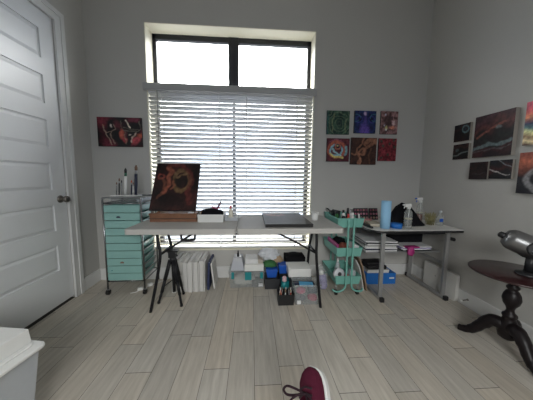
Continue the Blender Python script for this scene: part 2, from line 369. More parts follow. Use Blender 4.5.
# painters: u left to right, v bottom to top, 0..1
def p_dancers(u, v):
    A = 1.5; c = mixc(K(20, 12, 16), K(110, 18, 45), (nz(u*A, v, 3, 1)+.15)*1.8)
    c = blob(c, u, v, .05, .97, .35, K(140, 20, 50), .8, A); c = blob(c, u, v, .55, .42, .10, K(200, 70, 30), 1, A, .22); c = blob(c, u, v, .60, .25, .12, K(190, 20, 50), .9, A, .14)
    c = blob(c, u, v, .97, .38, .20, K(210, 80, 30), 1, A, .12); c = blob(c, u, v, .85, .22, .18, K(200, 40, 60), 1, A, .16); c = blob(c, u, v, .86, .92, .2, K(130, 25, 60), .8, A, .12)
    c = blob(c, u, v, .78, .72, .30, K(14, 14, 16), .95, A, .17); c = blob(c, u, v, .72, .3, .10, K(12, 12, 14), 1, A, .4)
    bone = K(185, 150, 125); w = .022
    c = stroke(c, u, v, [(.11, .74), (.12, .58), (.2, .47), (.27, .3), (.3, .08)], w, bone, .8, A)
    c = stroke(c, u, v, [(.2, .47), (.31, .53), (.39, .6), (.35, .75)], w, bone, .7, A); c = stroke(c, u, v, [(.31, .5), (.33, .3), (.36, .1)], w, bone, .55, A)
    c = blob(c, u, v, .28, .70, .05, K(225, 205, 190), 1, A, .07); c = blob(c, u, v, .13, .72, .05, K(170, 60, 50), .8, A)
    for pt in ([(.55, .88), (.53, .68), (.62, .52), (.64, .1)], [(.95, .88), (.98, .62), (.86, .52)], [(.6, .66), (.75, .6), (.9, .6)], [(.58, .56), (.72, .53), (.86, .55)]):
        c = stroke(c, u, v, pt, .018, K(120, 110, 95), .7, A)
    c = stroke(c, u, v, [(.66, .88), (.70, .82), (.72, .72), (.76, .66)], .032, K(235, 215, 190), 1, A)
    c = stroke(c, u, v, [(.86, .48), (.8, .35), (.76, .2)], .028, K(200, 170, 150), .9, A); c = stroke(c, u, v, [(.61, .42), (.63, .12)], .03, K(170, 110, 80), .8, A)
    return blob(c, u, v, .74, .42, .05, K(220, 200, 180), .9, A, .03)
def p_green(u, v):
    c = mixc(K(14, 48, 44), K(50, 92, 70), .5+1.2*nz(u, v, 5, 2))
    d = math.hypot((u-.55)*1.1, v-.45); c = mixc(c, K(120, 150, 110), .55*max(0, math.sin(d*42+4*nz(u, v, 4, 3)))**2)
    c = blob(c, u, v, .55, .5, .18, K(20, 50, 48), .7); c = stroke(c, u, v, [(.25, .1), (.3, .35), (.2, .6), (.35, .85)], .03, K(140, 150, 90), .6)
    c = stroke(c, u, v, [(.85, .1), (.8, .4), (.88, .7)], .03, K(120, 140, 90), .6)
    return mixc(c, K(20, 90, 95), max(0, .12-u)*6)
def p_blue(u, v):
    s = abs(u-.5); c = mixc(K(14, 18, 62), K(20, 50, 120), .5+1.3*nz(s*2, v, 4, 4))
    c = blob(c, u, v, .5, .12, .30, K(100, 70, 185), 1, 1, .42); c = blob(c, u, v, .5, .55, .13, K(80, 60, 160), .8, 1, .35)
    c = blob(c, u, v, .5, .86, .09, K(190, 160, 205), 1, 1, .1); c = ring(c, s, v, .3, .62, .13, .03, K(60, 60, 160), .8); c = ring(c, s, v, .42, .7, .16, .03, K(30, 120, 150), .7)
    c = blob(c, s, v, .3, .62, .07, K(10, 10, 40), .9); return mixc(c, K(10, 60, 80), max(0, s-.4)*5)
def p_pink(u, v):
    c = mixc(K(95, 60, 58), K(165, 115, 115), .5+1.5*nz(u, v, 8, 5)); c = blob(c, u, v, .45, .55, .36, K(70, 45, 50), .8, 1, .42)
    for i in range(9):
        c = blob(c, u, v, .25+.5*abs(math.sin(i*2.1)), .35+.5*abs(math.cos(i*3.7)), .06, K(*((190, 190, 215), (60, 40, 50), (200, 140, 150))[i % 3]), .8)
    c = blob(c, u, v, .68, .30, .22, K(235, 130, 90), 1, 1, .09); c = blob(c, u, v, .35, .28, .09, K(210, 205, 110), 1, 1, .1); c = blob(c, u, v, .33, .2, .06, K(235, 235, 235), 1)
    c = blob(c, u, v, .76, .5, .09, K(230, 190, 190), .9, 1, .14); return c
def p_eye(u, v):
    c = mixc(K(70, 14, 35), K(110, 30, 45), .5+nz(u, v, 6, 6))
    c = ring(c, u, v, .45, .52, .36, .10, K(190, 80, 40), .9, 1, 1.1); c = ring(c, u, v, .42, .5, .27, .05, K(120, 190, 210), 1, 1, 1.2)
    c = blob(c, u, v, .48, .65, .24, K(50, 25, 50), .95, 1, .16); c = ring(c, u, v, .48, .65, .13, .035, K(200, 100, 60), .9); c = blob(c, u, v, .46, .66, .05, K(245, 215, 90), 1)
    c = stroke(c, u, v, [(.18, .35), (.35, .2), (.72, .2)], .055, K(225, 205, 60), 1); c = stroke(c, u, v, [(.25, .55), (.4, .38), (.62, .28)], .045, K(150, 205, 215), 1)
    c = stroke(c, u, v, [(.84, .65), (.86, .45), (.83, .3)], .05, K(100, 180, 190), .9); c = stroke(c, u, v, [(.15, .88), (.4, .93), (.7, .85)], .04, K(150, 60, 90), .9)
    return c
def p_brown(u, v):
    c = mixc(K(38, 18, 14), K(80, 42, 28), .5+nz(u, v, 4, 7)); t = K(165, 100, 62)
    c = stroke(c, u, v, [(.55, .75), (.75, .93), (.98, .85)], .10, t, .75); c = stroke(c, u, v, [(.95, .9), (.78, .72), (.58, .6), (.5, .45)], .07, t, .7)
    c = stroke(c, u, v, [(.05, .42), (.18, .38), (.3, .45), (.38, .25), (.3, .05)], .05, t, .8); c = ring(c, u, v, .45, .47, .11, .05, t, .8)
    c = stroke(c, u, v, [(.5, .95), (.42, .75), (.22, .6), (.25, .42)], .035, t, .7); c = stroke(c, u, v, [(.38, .25), (.4, .12), (.38, .02)], .04, K(190, 120, 80), .8)
    c = stroke(c, u, v, [(.8, .6), (.72, .35), (.78, .05)], .04, K(120, 70, 45), .6); return c
def p_red(u, v):
    c = mixc(K(100, 12, 28), K(160, 28, 48), .5+1.2*nz(u, v, 9, 8))
    for i, (x, y) in enumerate(((.22, .66), (.88, .62), (.2, .14), (.55, .3), (.85, .92), (.15, .9), (.62, .75))): c = blob(c, u, v, x, y, .085, K(50, 78, 62), .95)
    for i in range(26): c = blob(c, u, v, .5+.42*math.sin(i*2.4), .5+.45*math.cos(i*1.7), .038, K(35, 14, 22), .9)
    return c
def p_fire(u, v):
    c = mixc(K(22, 12, 12), K(62, 24, 20), .4+1.4*nz(u, v, 3, 9)); o = K(170, 80, 40); y = K(130, 95, 45)
    c = stroke(c, u, v, [(.28, .38), (.34, .52), (.26, .68), (.38, .8), (.28, .9)], .06, o, .75); c = stroke(c, u, v, [(.12, .25), (.27, .42), (.22, .58), (.1, .66)], .035, K(120, 60, 35), .7)
    c = ring(c, u, v, .12, .70, .06, .025, K(150, 50, 30), .7); c = ring(c, u, v, .62, .62, .19, .045, y, .75, 1, .9); c = blob(c, u, v, .53, .57, .17, K(22, 18, 14), .8, 1, .14)
    c = stroke(c, u, v, [(.45, .78), (.5, .66), (.58, .72), (.72, .76)], .03, K(150, 110, 60), .6); c = stroke(c, u, v, [(.3, .95), (.6, .93), (.8, .8), (.84, .6), (.78, .4), (.86, .15)], .06, K(110, 32, 26), .65)
    c = stroke(c, u, v, [(.4, .6), (.47, .48), (.42, .42)], .03, o, .6); c = blob(c, u, v, .45, .2, .35, K(24, 16, 16), .6, 1, .2); return c
def p_flat(u, v):
    c = mixc(K(28, 22, 24), K(60, 50, 54), .4+nz(u, v, 5, 10)); c = blob(c, u, v, .30, .80, .33, K(150, 66, 56), .85, 1, .22)
    return mixc(c, K(30, 20, 22), .8*max(0, nz(u, v, 12, 11)*2))
def bands(u, v, cols, warp, sd, s=2.2):
    t = v+warp*nz(u*1.3, v, s, sd)-.12*u; t = max(0, min(.999, t))*(len(cols)-1); i = int(t); return mixc(cols[i], cols[i+1], t-i)
def p_ringnight(u, v):
    c = bands(u, v, [K(40, 20, 20), K(22, 20, 22), K(50, 24, 24), K(20, 22, 26)], .5, 12); c = ring(c, u, v, .72, .68, .19, .06, K(85, 120, 125), .9)
    return blob(c, u, v, .72, .68, .13, K(24, 44, 58), .9)
def p_streak(u, v):
    c = bands(u, v, [K(40, 18, 20), K(20, 22, 22), K(28, 24, 24), K(60, 30, 28), K(24, 24, 26)], .4, 13); c = stroke(c, u, v, [(.0, .25), (.35, .28), (.6, .42), (1, .48)], .05, K(110, 125, 122), .8)
    return blob(c, u, v, .25, .6, .15, K(80, 110, 108), .7, 1, .12)
def p_nebula(u, v):
    c = bands(u, v, [K(30, 16, 22), K(64, 24, 28), K(34, 28, 28), K(30, 34, 32), K(36, 22, 24), K(92, 36, 34), K(60, 22, 30), K(74, 32, 44), K(50, 24, 32)], .30, 14)
    c = stroke(c, u, v, [(.0, .2), (.2, .26), (.45, .3), (.75, .29), (1, .33)], .05, K(105, 130, 132), .75); c = stroke(c, u, v, [(0, .12), (.3, .16), (.7, .2), (1, .2)], .02, K(100, 90, 90), .6)
    c = stroke(c, u, v, [(.1, .5), (.3, .6), (.42, .62), (.6, .7), (.8, .75)], .035, K(150, 70, 50), .75); return blob(c, u, v, .66, .66, .10, K(120, 130, 128), .8, 1, .05)
def p_umber(u, v):
    c = bands(u, v, [K(34, 18, 18), K(46, 22, 22), K(30, 20, 20), K(54, 26, 24), K(30, 20, 20)], .5, 15); return stroke(c, u, v, [(.2, .35), (.5, .3), (.85, .4)], .02, K(90, 80, 78), .6)
def p_comet(u, v):
    c = bands(u, v, [K(24, 22, 24), K(30, 22, 22), K(74, 30, 28), K(30, 24, 28), K(24, 30, 40)], .35, 16); c = stroke(c, u, v, [(0, .55), (.4, .36), (.7, .24), (.9, .2)], .03, K(190, 180, 175), .85)
    return stroke(c, u, v, [(.4, .98), (.7, .75), (1, .62)], .025, K(140, 150, 158), .8)
def p_rainbow(u, v):
    t = v+.16*math.sin(u*2.4+.3)-.06+.05*nz(u, v, 3, 17)
    cols = [K(70, 30, 40, 1.4), K(225, 190, 130, 1.4), K(150, 110, 70, 1.4), K(215, 215, 130, 1.4), K(70, 120, 120, 1.4), K(40, 50, 90, 1.4), K(215, 110, 50, 1.4), K(225, 70, 60, 1.4), K(200, 35, 70, 1.4), K(200, 40, 80, 1.4)]
    t = max(0, min(.999, t))*9; i = int(t); return mixc(cols[i], cols[i+1], t-i)
def p_saturn(u, v):
    t = v+.25*u+.04*nz(u, v, 4, 18); c = mixc(K(30, 26, 34), K(200, 90, 40), (t-.45)*3); c = mixc(c, K(110, 40, 50), (t-.85)*3)
    c = blob(c, u, v, .62, .38, .62, K(26, 26, 34), 1, 1, .42); c = ring(c, u, v, .62, .36, .42, .10, K(150, 148, 150), .8, 1, 1.35); return blob(c, u, v, .62, .36, .25, K(14, 14, 20), 1)
def canvas(name, O, U, V, N, dpt, painter, label, group, res=40, edge=canvas_edge, cat='painting'):
    """canvas with its back at O (lower left), U width vector, V height vector, N towards the viewer"""
    O, U, V, N = map(Vector, (O, U, V, N)); N = N.normalized()*dpt
    bm = bmesh.new(); ly = bm.loops.layers.float_color.new('paint')
    ny = max(8, int(res*V.length/max(U.length, V.length))); nx = max(8, int(res*U.length/max(U.length, V.length)))
    g = [[bm.verts.new(O+N+U*(i/nx)+V*(j/ny)) for i in range(nx+1)] for j in range(ny+1)]
    def warp(u, v):      # hand-made wobble of the brushwork
        return painter(u+.045*nz(u, v, 4.5, 31)+.02*nz(u, v, 12, 33), v+.045*nz(u, v, 4.5, 35)+.02*nz(u, v, 12, 37))
    def tone(c, u, v): k_ = 1+.55*nz(u, v, 16, 39)+.35*nz(u, v, 34, 41); return tuple(max(0, q*k_) for q in c)
    cc = [[tone(warp(i/nx, j/ny), i/nx, j/ny) for i in range(nx+1)] for j in range(ny+1)]
    for j in range(ny):
        for i in range(nx):
            f = bm.faces.new((g[j][i], g[j][i+1], g[j+1][i+1], g[j+1][i]))
            for l, (jj, ii) in zip(f.loops, ((j, i), (j, i+1), (j+1, i+1), (j+1, i))): l[ly] = (*cc[jj][ii], 1)
    b = [bm.verts.new(O+U*i+V*j) for i, j in ((0, 0), (1, 0), (1, 1), (0, 1))]
    fr_ = [[g[0][i] for i in range(nx+1)], [g[j][nx] for j in range(ny+1)], [g[ny][i] for i in range(nx, -1, -1)], [g[j][0] for j in range(ny, -1, -1)]]
    for k in range(4):
        f = bm.faces.new([b[k], b[(k+1) % 4]]+fr_[k][::-1]); f.material_index = 1
    bm.faces.new(b[::-1]).material_index = 1
    bm.normal_update(); me = bpy.data.meshes.new(name)
    ctr = O+U*.5
    for v in bm.verts: v.co -= ctr
    bm.to_mesh(me); bm.free(); me.materials.append(PAINT); me.materials.append(edge)
    o = bpy.data.objects.new(name, me); o.location = ctr; C.objects.link(o); ORG[o.name] = ctr
    return tag(o, label, cat, group)
yb = YB-.001
def onback(x0, x1, z0, z1, p, label, group='square paintings on the back wall', res=44, dpt=.018, edge=dark_edge):
    k = (yb-dpt)/YB; x0, x1 = x0*k, x1*k; z0, z1 = 1.17+(z0-1.17)*k, 1.17+(z1-1.17)*k
    canvas('painting', (x0, yb, z0), (x1-x0, 0, 0), (0, 0, z1-z0), (0, -1, 0), dpt, p, label, group, res, edge)
onback(-1.622, -1.170, 1.476, 1.778, p_dancers, 'wide red and black painting of dancing figures left of the window', None, 90)
G1 = 'paintings grouped right of the window'
onback(.838, 1.097, 1.657, 1.914, p_green, 'green swirling abstract painting, top left of the six by the window', G1)
onback(1.154, 1.405, 1.676, 1.922, p_blue, 'deep blue and violet symmetrical painting in the top row', G1)
onback(1.462, 1.664, 1.672, 1.925, p_pink, 'dusty pink painting with orange and yellow spots, top right of the six', G1)
onback(.848, 1.110, 1.354, 1.613, p_eye, 'maroon painting with orange, blue and yellow swirling eye shape', G1)
onback(1.128, 1.430, 1.324, 1.626, p_brown, 'larger brown and tan painting in the middle of the bottom row', G1)
onback(1.454, 1.668, 1.368, 1.624, p_red, 'crimson painting dotted with green spots, bottom right of the six', G1)
xr = XR-.001
def onright(ya, yb_, z0, z1, p, label, dpt=.02, res=44, edge=canvas_edge):   # ya far, yb_ near
    k = (xr-dpt)/XR; ya, yb_ = ya*k, yb_*k; z0, z1 = 1.17+(z0-1.17)*k, 1.17+(z1-1.17)*k
    canvas('painting', (xr, ya, z0), (0, yb_-ya, 0), (0, 0, z1-z0), (-1, 0, 0), dpt, p, label, 'paintings on the right wall', res, edge)
onright(2.118, 1.958, 1.526, 1.685, p_ringnight, 'small black painting with a teal ring, top left on right wall')
onright(2.112, 1.955, 1.358, 1.500, p_streak, 'small dark painting with a grey streak, directly below the teal ring one')
onright(1.915, 1.610, 1.358, 1.712, p_nebula, 'largest dark maroon painting with flowing bands on the right wall', .035, 70)
onright(1.927, 1.768, 1.168, 1.319, p_umber, 'small very dark brown painting, lower left beneath the largest canvas')
onright(1.755, 1.590, 1.174, 1.324, p_comet, 'small dark painting with thin white and red streaks beneath the largest canvas')
onright(1.545, 1.240, 1.418, 1.724, p_rainbow, 'bright red to blue rainbow-banded painting at the right picture edge', .03)
onright(1.549, 1.245, 1.068, 1.366, p_saturn, 'orange and black painting with a grey ring at right picture edge', .03)

# ------------------------------------------------------------------ folding table
TX0, TX1, TY0, TY1, TZ = -1.025, .795, 1.815, 2.497, .74
ft = thing('folding_table', (-.12, 2.15, 0), 'long off-white folding table with black legs in front of window', 'table')
for a, b in ((TX0, -.127), (-.124, TX1)):
    r_ = rrect(a, TY0, b, TY1, .03)
    build(MB().prism(r_, TZ-.046, TZ), 'tabletop', table_m, ft, bevel=.005)
build(MB().bb((-.15, TY0+.03, TZ-.056), (-.105, TY0+.06, TZ-.045)), 'latch', black_p, ft)
def fleg(pts): build(MB().tube(bez(pts), .0125, 10), 'leg', black_met, ft)
fleg([(-.80, 1.90, .70), (-.785, 1.89, .60), (-.768, 1.875, .50), (-.80, 1.87, .30), (-.865, 1.868, 0)])
fleg([(-.80, 2.14, .70), (-.79, 2.14, .60), (-.775, 2.15, .50), (-.80, 2.25, .30), (-.855, 2.42, 0)])
fleg([(.575, 1.90, .70), (.575, 1.885, .60), (.573, 1.875, .50), (.59, 1.87, .30), (.626, 1.868, 0)])
fleg([(.60, 2.14, .70), (.60, 2.14, .60), (.585, 2.15, .50), (.60, 2.25, .30), (.635, 2.42, 0)])
for pts in ([(-.475, 1.98, .69), (-.62, 1.95, .60), (-.775, 1.89, .50)], [(.182, 1.98, .69), (.38, 1.93, .60), (.575, 1.88, .50)]):
    build(MB().tube(pts, .009, 8), 'brace', black_met, ft)
for x, z in ((-.775, .50), (.578, .50)): build(MB().tube([(x, 1.88, z), (x, 2.15, z)], .009, 8), 'crossbar', black_met, ft)
build(MB().tube(bez([(-.615, 1.95, .70), (-.612, 1.95, .625), (-.59, 1.95, .612), (-.52, 1.95, .612), (-.498, 1.95, .625), (-.495, 1.95, .70)], 5), .010, 8), 'carry_handle', black_met, ft)

# box easel with its painting
ez = thing('table_easel', (-.735, 2.25, TZ), 'brown wooden box easel standing at the left end of folding table', 'easel')
m = MB(); m.bb((-.950, 2.112, TZ), (-.520, 2.40, TZ+.068)); build(m, 'drawer_box', wood_m, ez, bevel=.004)
build(MB().bb((-.956, 2.104, TZ+.030), (-.514, 2.112, TZ+.034)), 'drawer_seam', dark_edge, ez)
build(MB().bb((-.955, 2.105, TZ+.068), (-.515, 2.16, TZ+.080)), 'ledge', wood_m, ez, bevel=.003)
build(MB().box((-.735, 2.315, TZ+.30), (.05, .018, .48), (-.475, 0, 0)), 'mast', wood_m, ez)
for x in (-.90, -.57): build(MB().box((x, 2.27, TZ+.20), (.028, .014, .30), (-.475, 0, 0)), 'support_strut', wood_m, ez)
for x in (-.955, -.515): build(MB().lathe([(.012, -.012), (.014, -.006), (.014, .006), (.010, .012)], (x, 2.20, TZ+.08), axis=(1, 0, 0), n=12), 'knob', brass, ez)
a = 28*PI/180
canvas('painting', (-.968, 2.165, TZ+.094), (.433, 0, 0), (0, .515*math.sin(a), .515*math.cos(a)), (0, -math.cos(a), math.sin(a)), .02, p_fire,
       'dark painting of fiery orange swirls leaning on the wooden easel', None, 70, dark_edge)
canvas('painting', (.118, 1.86, TZ+.001), (.415, 0, 0), (0, .60, 0), (0, 0, 1), .028, p_flat,
       'black canvas with reddish patch lying flat on the folding table', None, 44, dark_edge)
# card note on ledge
one('paper_note', MB().bb((-.60, 2.126, TZ+.0805), (-.55, 2.16, TZ+.089)), paper_m, 'white scrap of paper on the easel ledge below the painting', 'paper')
br = thing('paintbrush', (-.50, 2.14, TZ+.0), 'short wooden brush leaning between easel and white tray', 'brush')
br.location = (-.512, 2.085, TZ); ORG[br.name] = Vector(br.location)
build(MB().tube([(-.512, 2.085, TZ+.005), (-.475, 2.10, TZ+.085)], .004, 8), 'handle', tan, br); build(MB().tube([(-.475, 2.10, TZ+.085), (-.462, 2.105, TZ+.115)], [.005, .002], 8), 'bristles', brown, br)
# white storage tray with black cloth
m = MB(); m.tray((-.383, 2.19, TZ), (.232, .21), (.244, .22), .075, .004); tb = one('plastic_tray', m, white_p, 'white rectangular plastic tray holding black cloth on the folding table', 'tray', bevel=.003)
m = MB().lump((-.385, 2.17, TZ+.066), (.215, .16, .10), .45, 3, 3)
one('rag', m, black_cloth, 'crumpled black rag heaped in the white plastic tray', 'cloth')
pb = thing('paint_tool', (-.33, 2.19, TZ+.09), 'dark pink handled tool standing up from the white tray', 'tool')
build(MB().tube([(-.345, 2.19, TZ+.10), (-.30, 2.20, TZ+.185)], [.010, .007], 8), 'handle', mat('plum_plastic', (.12, .03, .07), .4), pb)
build(MB().tube([(-.39, 2.19, TZ+.135), (-.34, 2.19, TZ+.115), (-.315, 2.195, TZ+.13)], .008, 8), 'guard', mat('rose_plastic', (.40, .10, .18), .4), pb)
# small organiser tray, glue bottle, coil
one('small_tray', MB().tray((-.195, 2.215, TZ), (.12, .12), (.13, .13), .035, .003), frost, 'small shallow clear tray on the folding table, right of the white plastic tray', 'tray')
gb = thing('glue_bottle', (-.205, 2.19, TZ+.004), 'small white squeeze bottle with red cap on folding table', 'bottle')
build(MB().lathe([(.021, 0), (.023, .004), (.023, .085), (.017, .10), (.010, .112)], (-.205, 2.19, TZ+.005)), 'body', mat('cream_plastic', (.70, .66, .55), .4), gb)
build(MB().lathe([(.011, .112), (.012, .116), (.011, .135), (.007, .14)], (-.205, 2.19, TZ+.005)), 'cap', red_m, gb)
m = MB(); ps = [(-.155+.022*math.cos(t), 2.20, TZ+.032+.022*math.sin(t)) for t in [2*PI*i/16 for i in range(17)]]
one('tape_roll', m.tube([(-.165+.026*math.cos(2*PI*i/16), 2.20+.012*math.sin(2*PI*i/16), TZ+.036+.020*math.sin(2*PI*i/16)) for i in range(17)], .008, 8), white_p, 'little white tape ring tilted in the small clear tray', 'tape')
cu = thing('cup', (.645, 2.19, TZ), 'small translucent white cup at the right end of folding table', 'cup')
build(MB().lathe([(.028, 0), (.030, .003), (.037, .075), (.035, .075), (.028, .006), (.001, .005)], (.640, 2.19, TZ)), 'body', white_p, cu)
build(MB().lathe([(.038, .072), (.040, .074), (.040, .079), (.036, .080)], (.640, 2.19, TZ)), 'rim', white_p, cu)

# ------------------------------------------------------------------ mint ten-drawer cabinet on castors
CX0, CX1, CY0, CY1 = -1.405, -1.055, 2.185, 2.50
cb = thing('rolling_cabinet', ((CX0+CX1)/2, 2.33, 0), 'tall mint ten-drawer rolling cabinet with chrome frame beside door', 'cabinet')
for x in (CX0, CX1):
    for y in (CY0, CY1): build(MB().tube([(x, y, .055), (x, y, .935)], .0085, 10), 'frame_post', chrome, cb)
for y in (CY0, CY1):
    build(MB().tube(bez([(CX0, y, .90), (CX0, y, .94), (CX0+.03, y, .96), (CX1-.03, y, .96), (CX1, y, .94), (CX1, y, .90)], 5), .0085, 10), 'hoop', chrome, cb)
m = MB()
for y in (CY0, CY1):
    m.tube([(CX0, y, .905), (CX1, y, .905)], .006, 8)
for x in (CX0, CX1): m.tube([(x, CY0, .905), (x, CY1, .905)], .006, 8)
for k in range(8): m.tube([(CX0+.04+k*.039, CY0, .908), (CX0+.04+k*.039, CY1, .908)], .003, 6)
build(m, 'top_rack', chrome, cb)
build(MB().tube([(CX0, CY0, .135), (CX1, CY0, .135), (CX1, CY1, .135), (CX0, CY1, .135), (CX0, CY0, .135)], .006, 8), 'bottom_rack', chrome, cb)
for k in range(10):
    z = .150+k*.0745
    d = build(MB().tray(((CX0+CX1)/2, (CY0+CY1)/2, z), (.285, .27), (.318, .285), .061, .003), 'drawer', mint_pl, cb)
    m = MB().prism(rrect(-.162, -.0345, .162, .0345, .008), 0, .009, M=Matrix.Translation(((CX0+CX1)/2, CY0-.001, z+.033)) @ Matrix.Rotation(PI/2, 4, 'X'))
    build(m, 'drawer_front', mint_pl, d, bevel=.002)
    m = MB()
    for x in (CX0+.012, CX1-.012): build(MB().bb((x-.006, CY0+.01, z+.062), (x+.006, CY1-.01, z+.067)), 'rail', grey_met, cb)
    for kk, colr, nm in ((2, brown, 0), (8, navy, 0), (1, teal_p, 1)):
        if k == kk:
            q = {2: (122, 261), 8: (118, 214.5), 1: (112, 272)}[kk]; P_ = oY(q[0], q[1], CY0-.012)
            r_ = .007 if nm else .019
            pl = [(r_*math.cos(PI*i/10), r_*.9*math.sin(PI*i/10)) for i in range(11)]
            build(MB().prism(pl, 0, .003, M=Matrix.Translation((P_.x, CY0-.0105, z+.022)) @ Matrix.Rotation(PI/2, 4, 'X')), 'sticker', colr, d)
for x in (CX0, CX1):
    for y in (CY0, CY1):
        w_ = build(MB().tube([(x-.012, y, .026), (x+.012, y, .026)], .026, 16), 'castor', rubber, cb)
        build(MB().tube([(x, y, .05), (x, y, .075)], .006, 8).box((x, y, .050), (.03, .02, .006)), 'fork', grey_met, w_)
# brush organiser on the cabinet
bo = thing('brush_holder', (-1.235, 2.30, .915), 'white brush holder standing on top of the mint cabinet', 'holder')
hx0, hx1 = oY(113.5, 195, 2.30).x, oY(139, 195, 2.30).x
build(MB().bb((hx0, 2.25, .914), (hx1, 2.35, .955)), 'base', clear, bo)
build(MB().bb((hx0-.004, 2.245, .968), (hx1+.004, 2.355, .976)), 'plate', white_p, bo, bevel=.002)
m = MB()
for x in (hx0+.005, hx1-.005):
    for y in (2.255, 2.345): m.tube([(x, y, .95), (x, y, .97)], .004, 6)
build(m, 'posts', clear, bo)
specs = [(116.5, 184, .0035, 'slim grey brush, leftmost in the white holder', chrome, brown), (119.2, 180, .004, 'slim dark brush second from the left in the holder', darkgrey, brown),
         (121.5, 182, .0035, 'slim grey brush third from the left in the holder', grey_met, darkgrey),
         (125.5, 170, .0085, 'thick white handled brush with black and green tip', white_p, black_p), (131.5, 182, .004, 'short orange tipped brush beside the navy one', navy, orange),
         (133.2, 184, .0035, 'short thin brush with brown tip close to the navy one', white_p, brown), (136, 167, .0095, 'tall navy blue handled brush with brown tip, rightmost', navy, brown)]
for px, py, r_, lb, hm, bmat in specs:
    P0 = oY(px, 196, 2.30); P1 = oY(px+.2, py, 2.31); t = thing('paintbrush', (P0.x, 2.30, .960), lb, 'brush', 'brushes in the holder on the cabinet')
    r_ *= 1.7; L = P1-Vector((P0.x, 2.30, .958)); A0 = Vector((P0.x, 2.30, .977))
    build(MB().tube([A0, A0+L*.35, A0+L*.7], [r_*.7, r_, r_*.9], 8), 'handle', hm, t)
    build(MB().tube([A0+L*.7, A0+L*.82], r_*.8, 8), 'ferrule', mat('green_ferrule', (.02, .12, .07), .4) if px == 125.5 else grey_met, t)
    build(MB().tube([A0+L*.82, A0+L*.92, A0+L], [r_*.8, r_*.9, r_*.3], 8), 'bristles', bmat, t)
one('small_tray', MB().tray((-1.105, 2.36, .914), (.045, .20), (.055, .21), .03, .003), frost, 'narrow shallow clear tray lying right of the white brush holder', 'tray')
# cord and adapter by the cabinet
pw = thing('power_adapter', (-1.14, 2.27, 0), 'white plug adapter with cord on floor beside the cabinet castor', 'adapter')
build(MB().box((-1.13, 2.245, .022), (.05, .03, .03), (0, 0, .5)).box((-1.07, 2.33, .024), (.045, .03, .035), (0, 0, .8)), 'plug', white_p, pw, bevel=.004)
build(MB().tube(bez([(-1.20, 2.19, .006), (-1.16, 2.21, .006), (-1.13, 2.24, .012), (-1.09, 2.30, .012), (-1.06, 2.35, .02), (-.98, 2.44, .006), (-.92, 2.49, .02)], 5), .004, 6), 'cord', white_p, pw)

# ------------------------------------------------------------------ photo tripod under the table
tp = thing('tripod', (-.72, 2.06, 0), 'small black camera tripod standing under the folding table', 'tripod')
top = Vector((-.732, 2.06, .41))
build(MB().tube([top, (-.73, 2.065, .08)], .015, 10), 'centre_column', black_met, tp)
build(MB().box(top+Vector((0, 0, .035)), (.065, .05, .055)).box(top+Vector((.005, 0, .07)), (.095, .06, .018)).tube([top+Vector((.02, 0, .045)), top+Vector((.055, -.03, .03))], .006, 8), 'head', black_p, tp, bevel=.005)
build(MB().lathe([(.020, -.03), (.028, -.02), (.028, 0), (.018, .01)], top), 'collar', black_p, tp)
feet = [Vector((-.848, 2.0, .0)), Vector((-.628, 1.945, .0)), Vector((-.672, 2.155, .0))]
for F in feet:
    s_ = top+(F-top)*.04; s_ = s_+Vector(((F-top).x, (F-top).y, 0)).normalized()*.018
    lg = build(MB().tube([s_, s_+(F-s_)*.45], .018, 8).tube([s_+(F-s_)*.43, s_+(F-s_)*.75], .0145, 8).tube([s_+(F-s_)*.73, F+Vector((0, 0, .012))], .011, 8), 'leg', black_met, tp)
    build(MB().lathe([(.009, .0), (.013, .004), (.012, .02), (.008, .028)], F), 'foot', rubber, lg)
    mid = s_+(F-s_)*.62
    build(MB().tube([mid, (-.731, 2.063, mid.z+.055)], .0045, 6), 'strut', black_met, tp)

# ------------------------------------------------------------------ stored canvases
names = ['against the tripod, leftmost of the upright row', 'second from the left of the upright row', 'third from the left of the upright row', 'fourth from the left of the upright row',
         'second from the right of the upright row', 'rightmost of the upright row']
for i in range(6):
    x = -.795+i*.0545; m = MB(); hgt = .318+(.006 if i % 2 else 0)-(.004*i % .009)
    m.bb((x, 2.185+.006*(i % 3), .001), (x+.038, 2.498, hgt))
    one('canvas', m.bb((x+.041, 2.196, .001), (x+.0515, 2.497, hgt-.008)), canvas_white, 'blank white canvas pair under the table, '+names[i], 'canvas', 'blank white canvases stored on edge', bevel=.002)
one('canvas', MB().box((-.440, 2.36, .145), (.022, .26, .29), (0, .04, 0)), mat('dark_blue_canvas', (.03, .04, .10), .7, var=.5), 'dark blue painted canvas leaning right of the white row', 'canvas', bevel=.002)
one('canvas', MB().box((-.400, 2.345, .137), (.016, .20, .27), (0, -.12, 0)), canvas_white, 'thin white canvas leaning at the right end beyond the dark one', 'canvas', bevel=.002)

# ------------------------------------------------------------------ bins and bags under the table
SH_0 = len(C.objects)
bn = thing('storage_bin', (-.07, 2.36, 0), 'clear plastic storage bin with teal latches on the floor', 'bin')
build(MB().tray((-.07, 2.355, .002), (.345, .20), (.372, .225), .155, .003), 'body', clear, bn)
build(MB().prism(rrect(-.262, 2.235, .122, 2.475, .02), .157, .183), 'lid', clear, bn, bevel=.004)
for x, w_ in ((-.215, .028), (-.055, .068), (.085, .032)): build(MB().bb((x-w_/2, 2.222, .10 if w_ > .05 else .115), (x+w_/2, 2.234, .184)), 'latch', teal_p, bn, bevel=.003)
one('box', MB().bb((.02, 2.262, .006), (.11, 2.35, .075)).bb((-.02, 2.27, .006), (.018, 2.35, .06)), mat('grey_card', (.10, .10, .10), .7), 'small dark boxes packed inside the teal latched bin', 'box')
one('label_card', MB().bb((.055, 2.256, .012), (.10, 2.2605, .045)), paper_m, 'white card inside the teal latched bin at lower right', 'card')
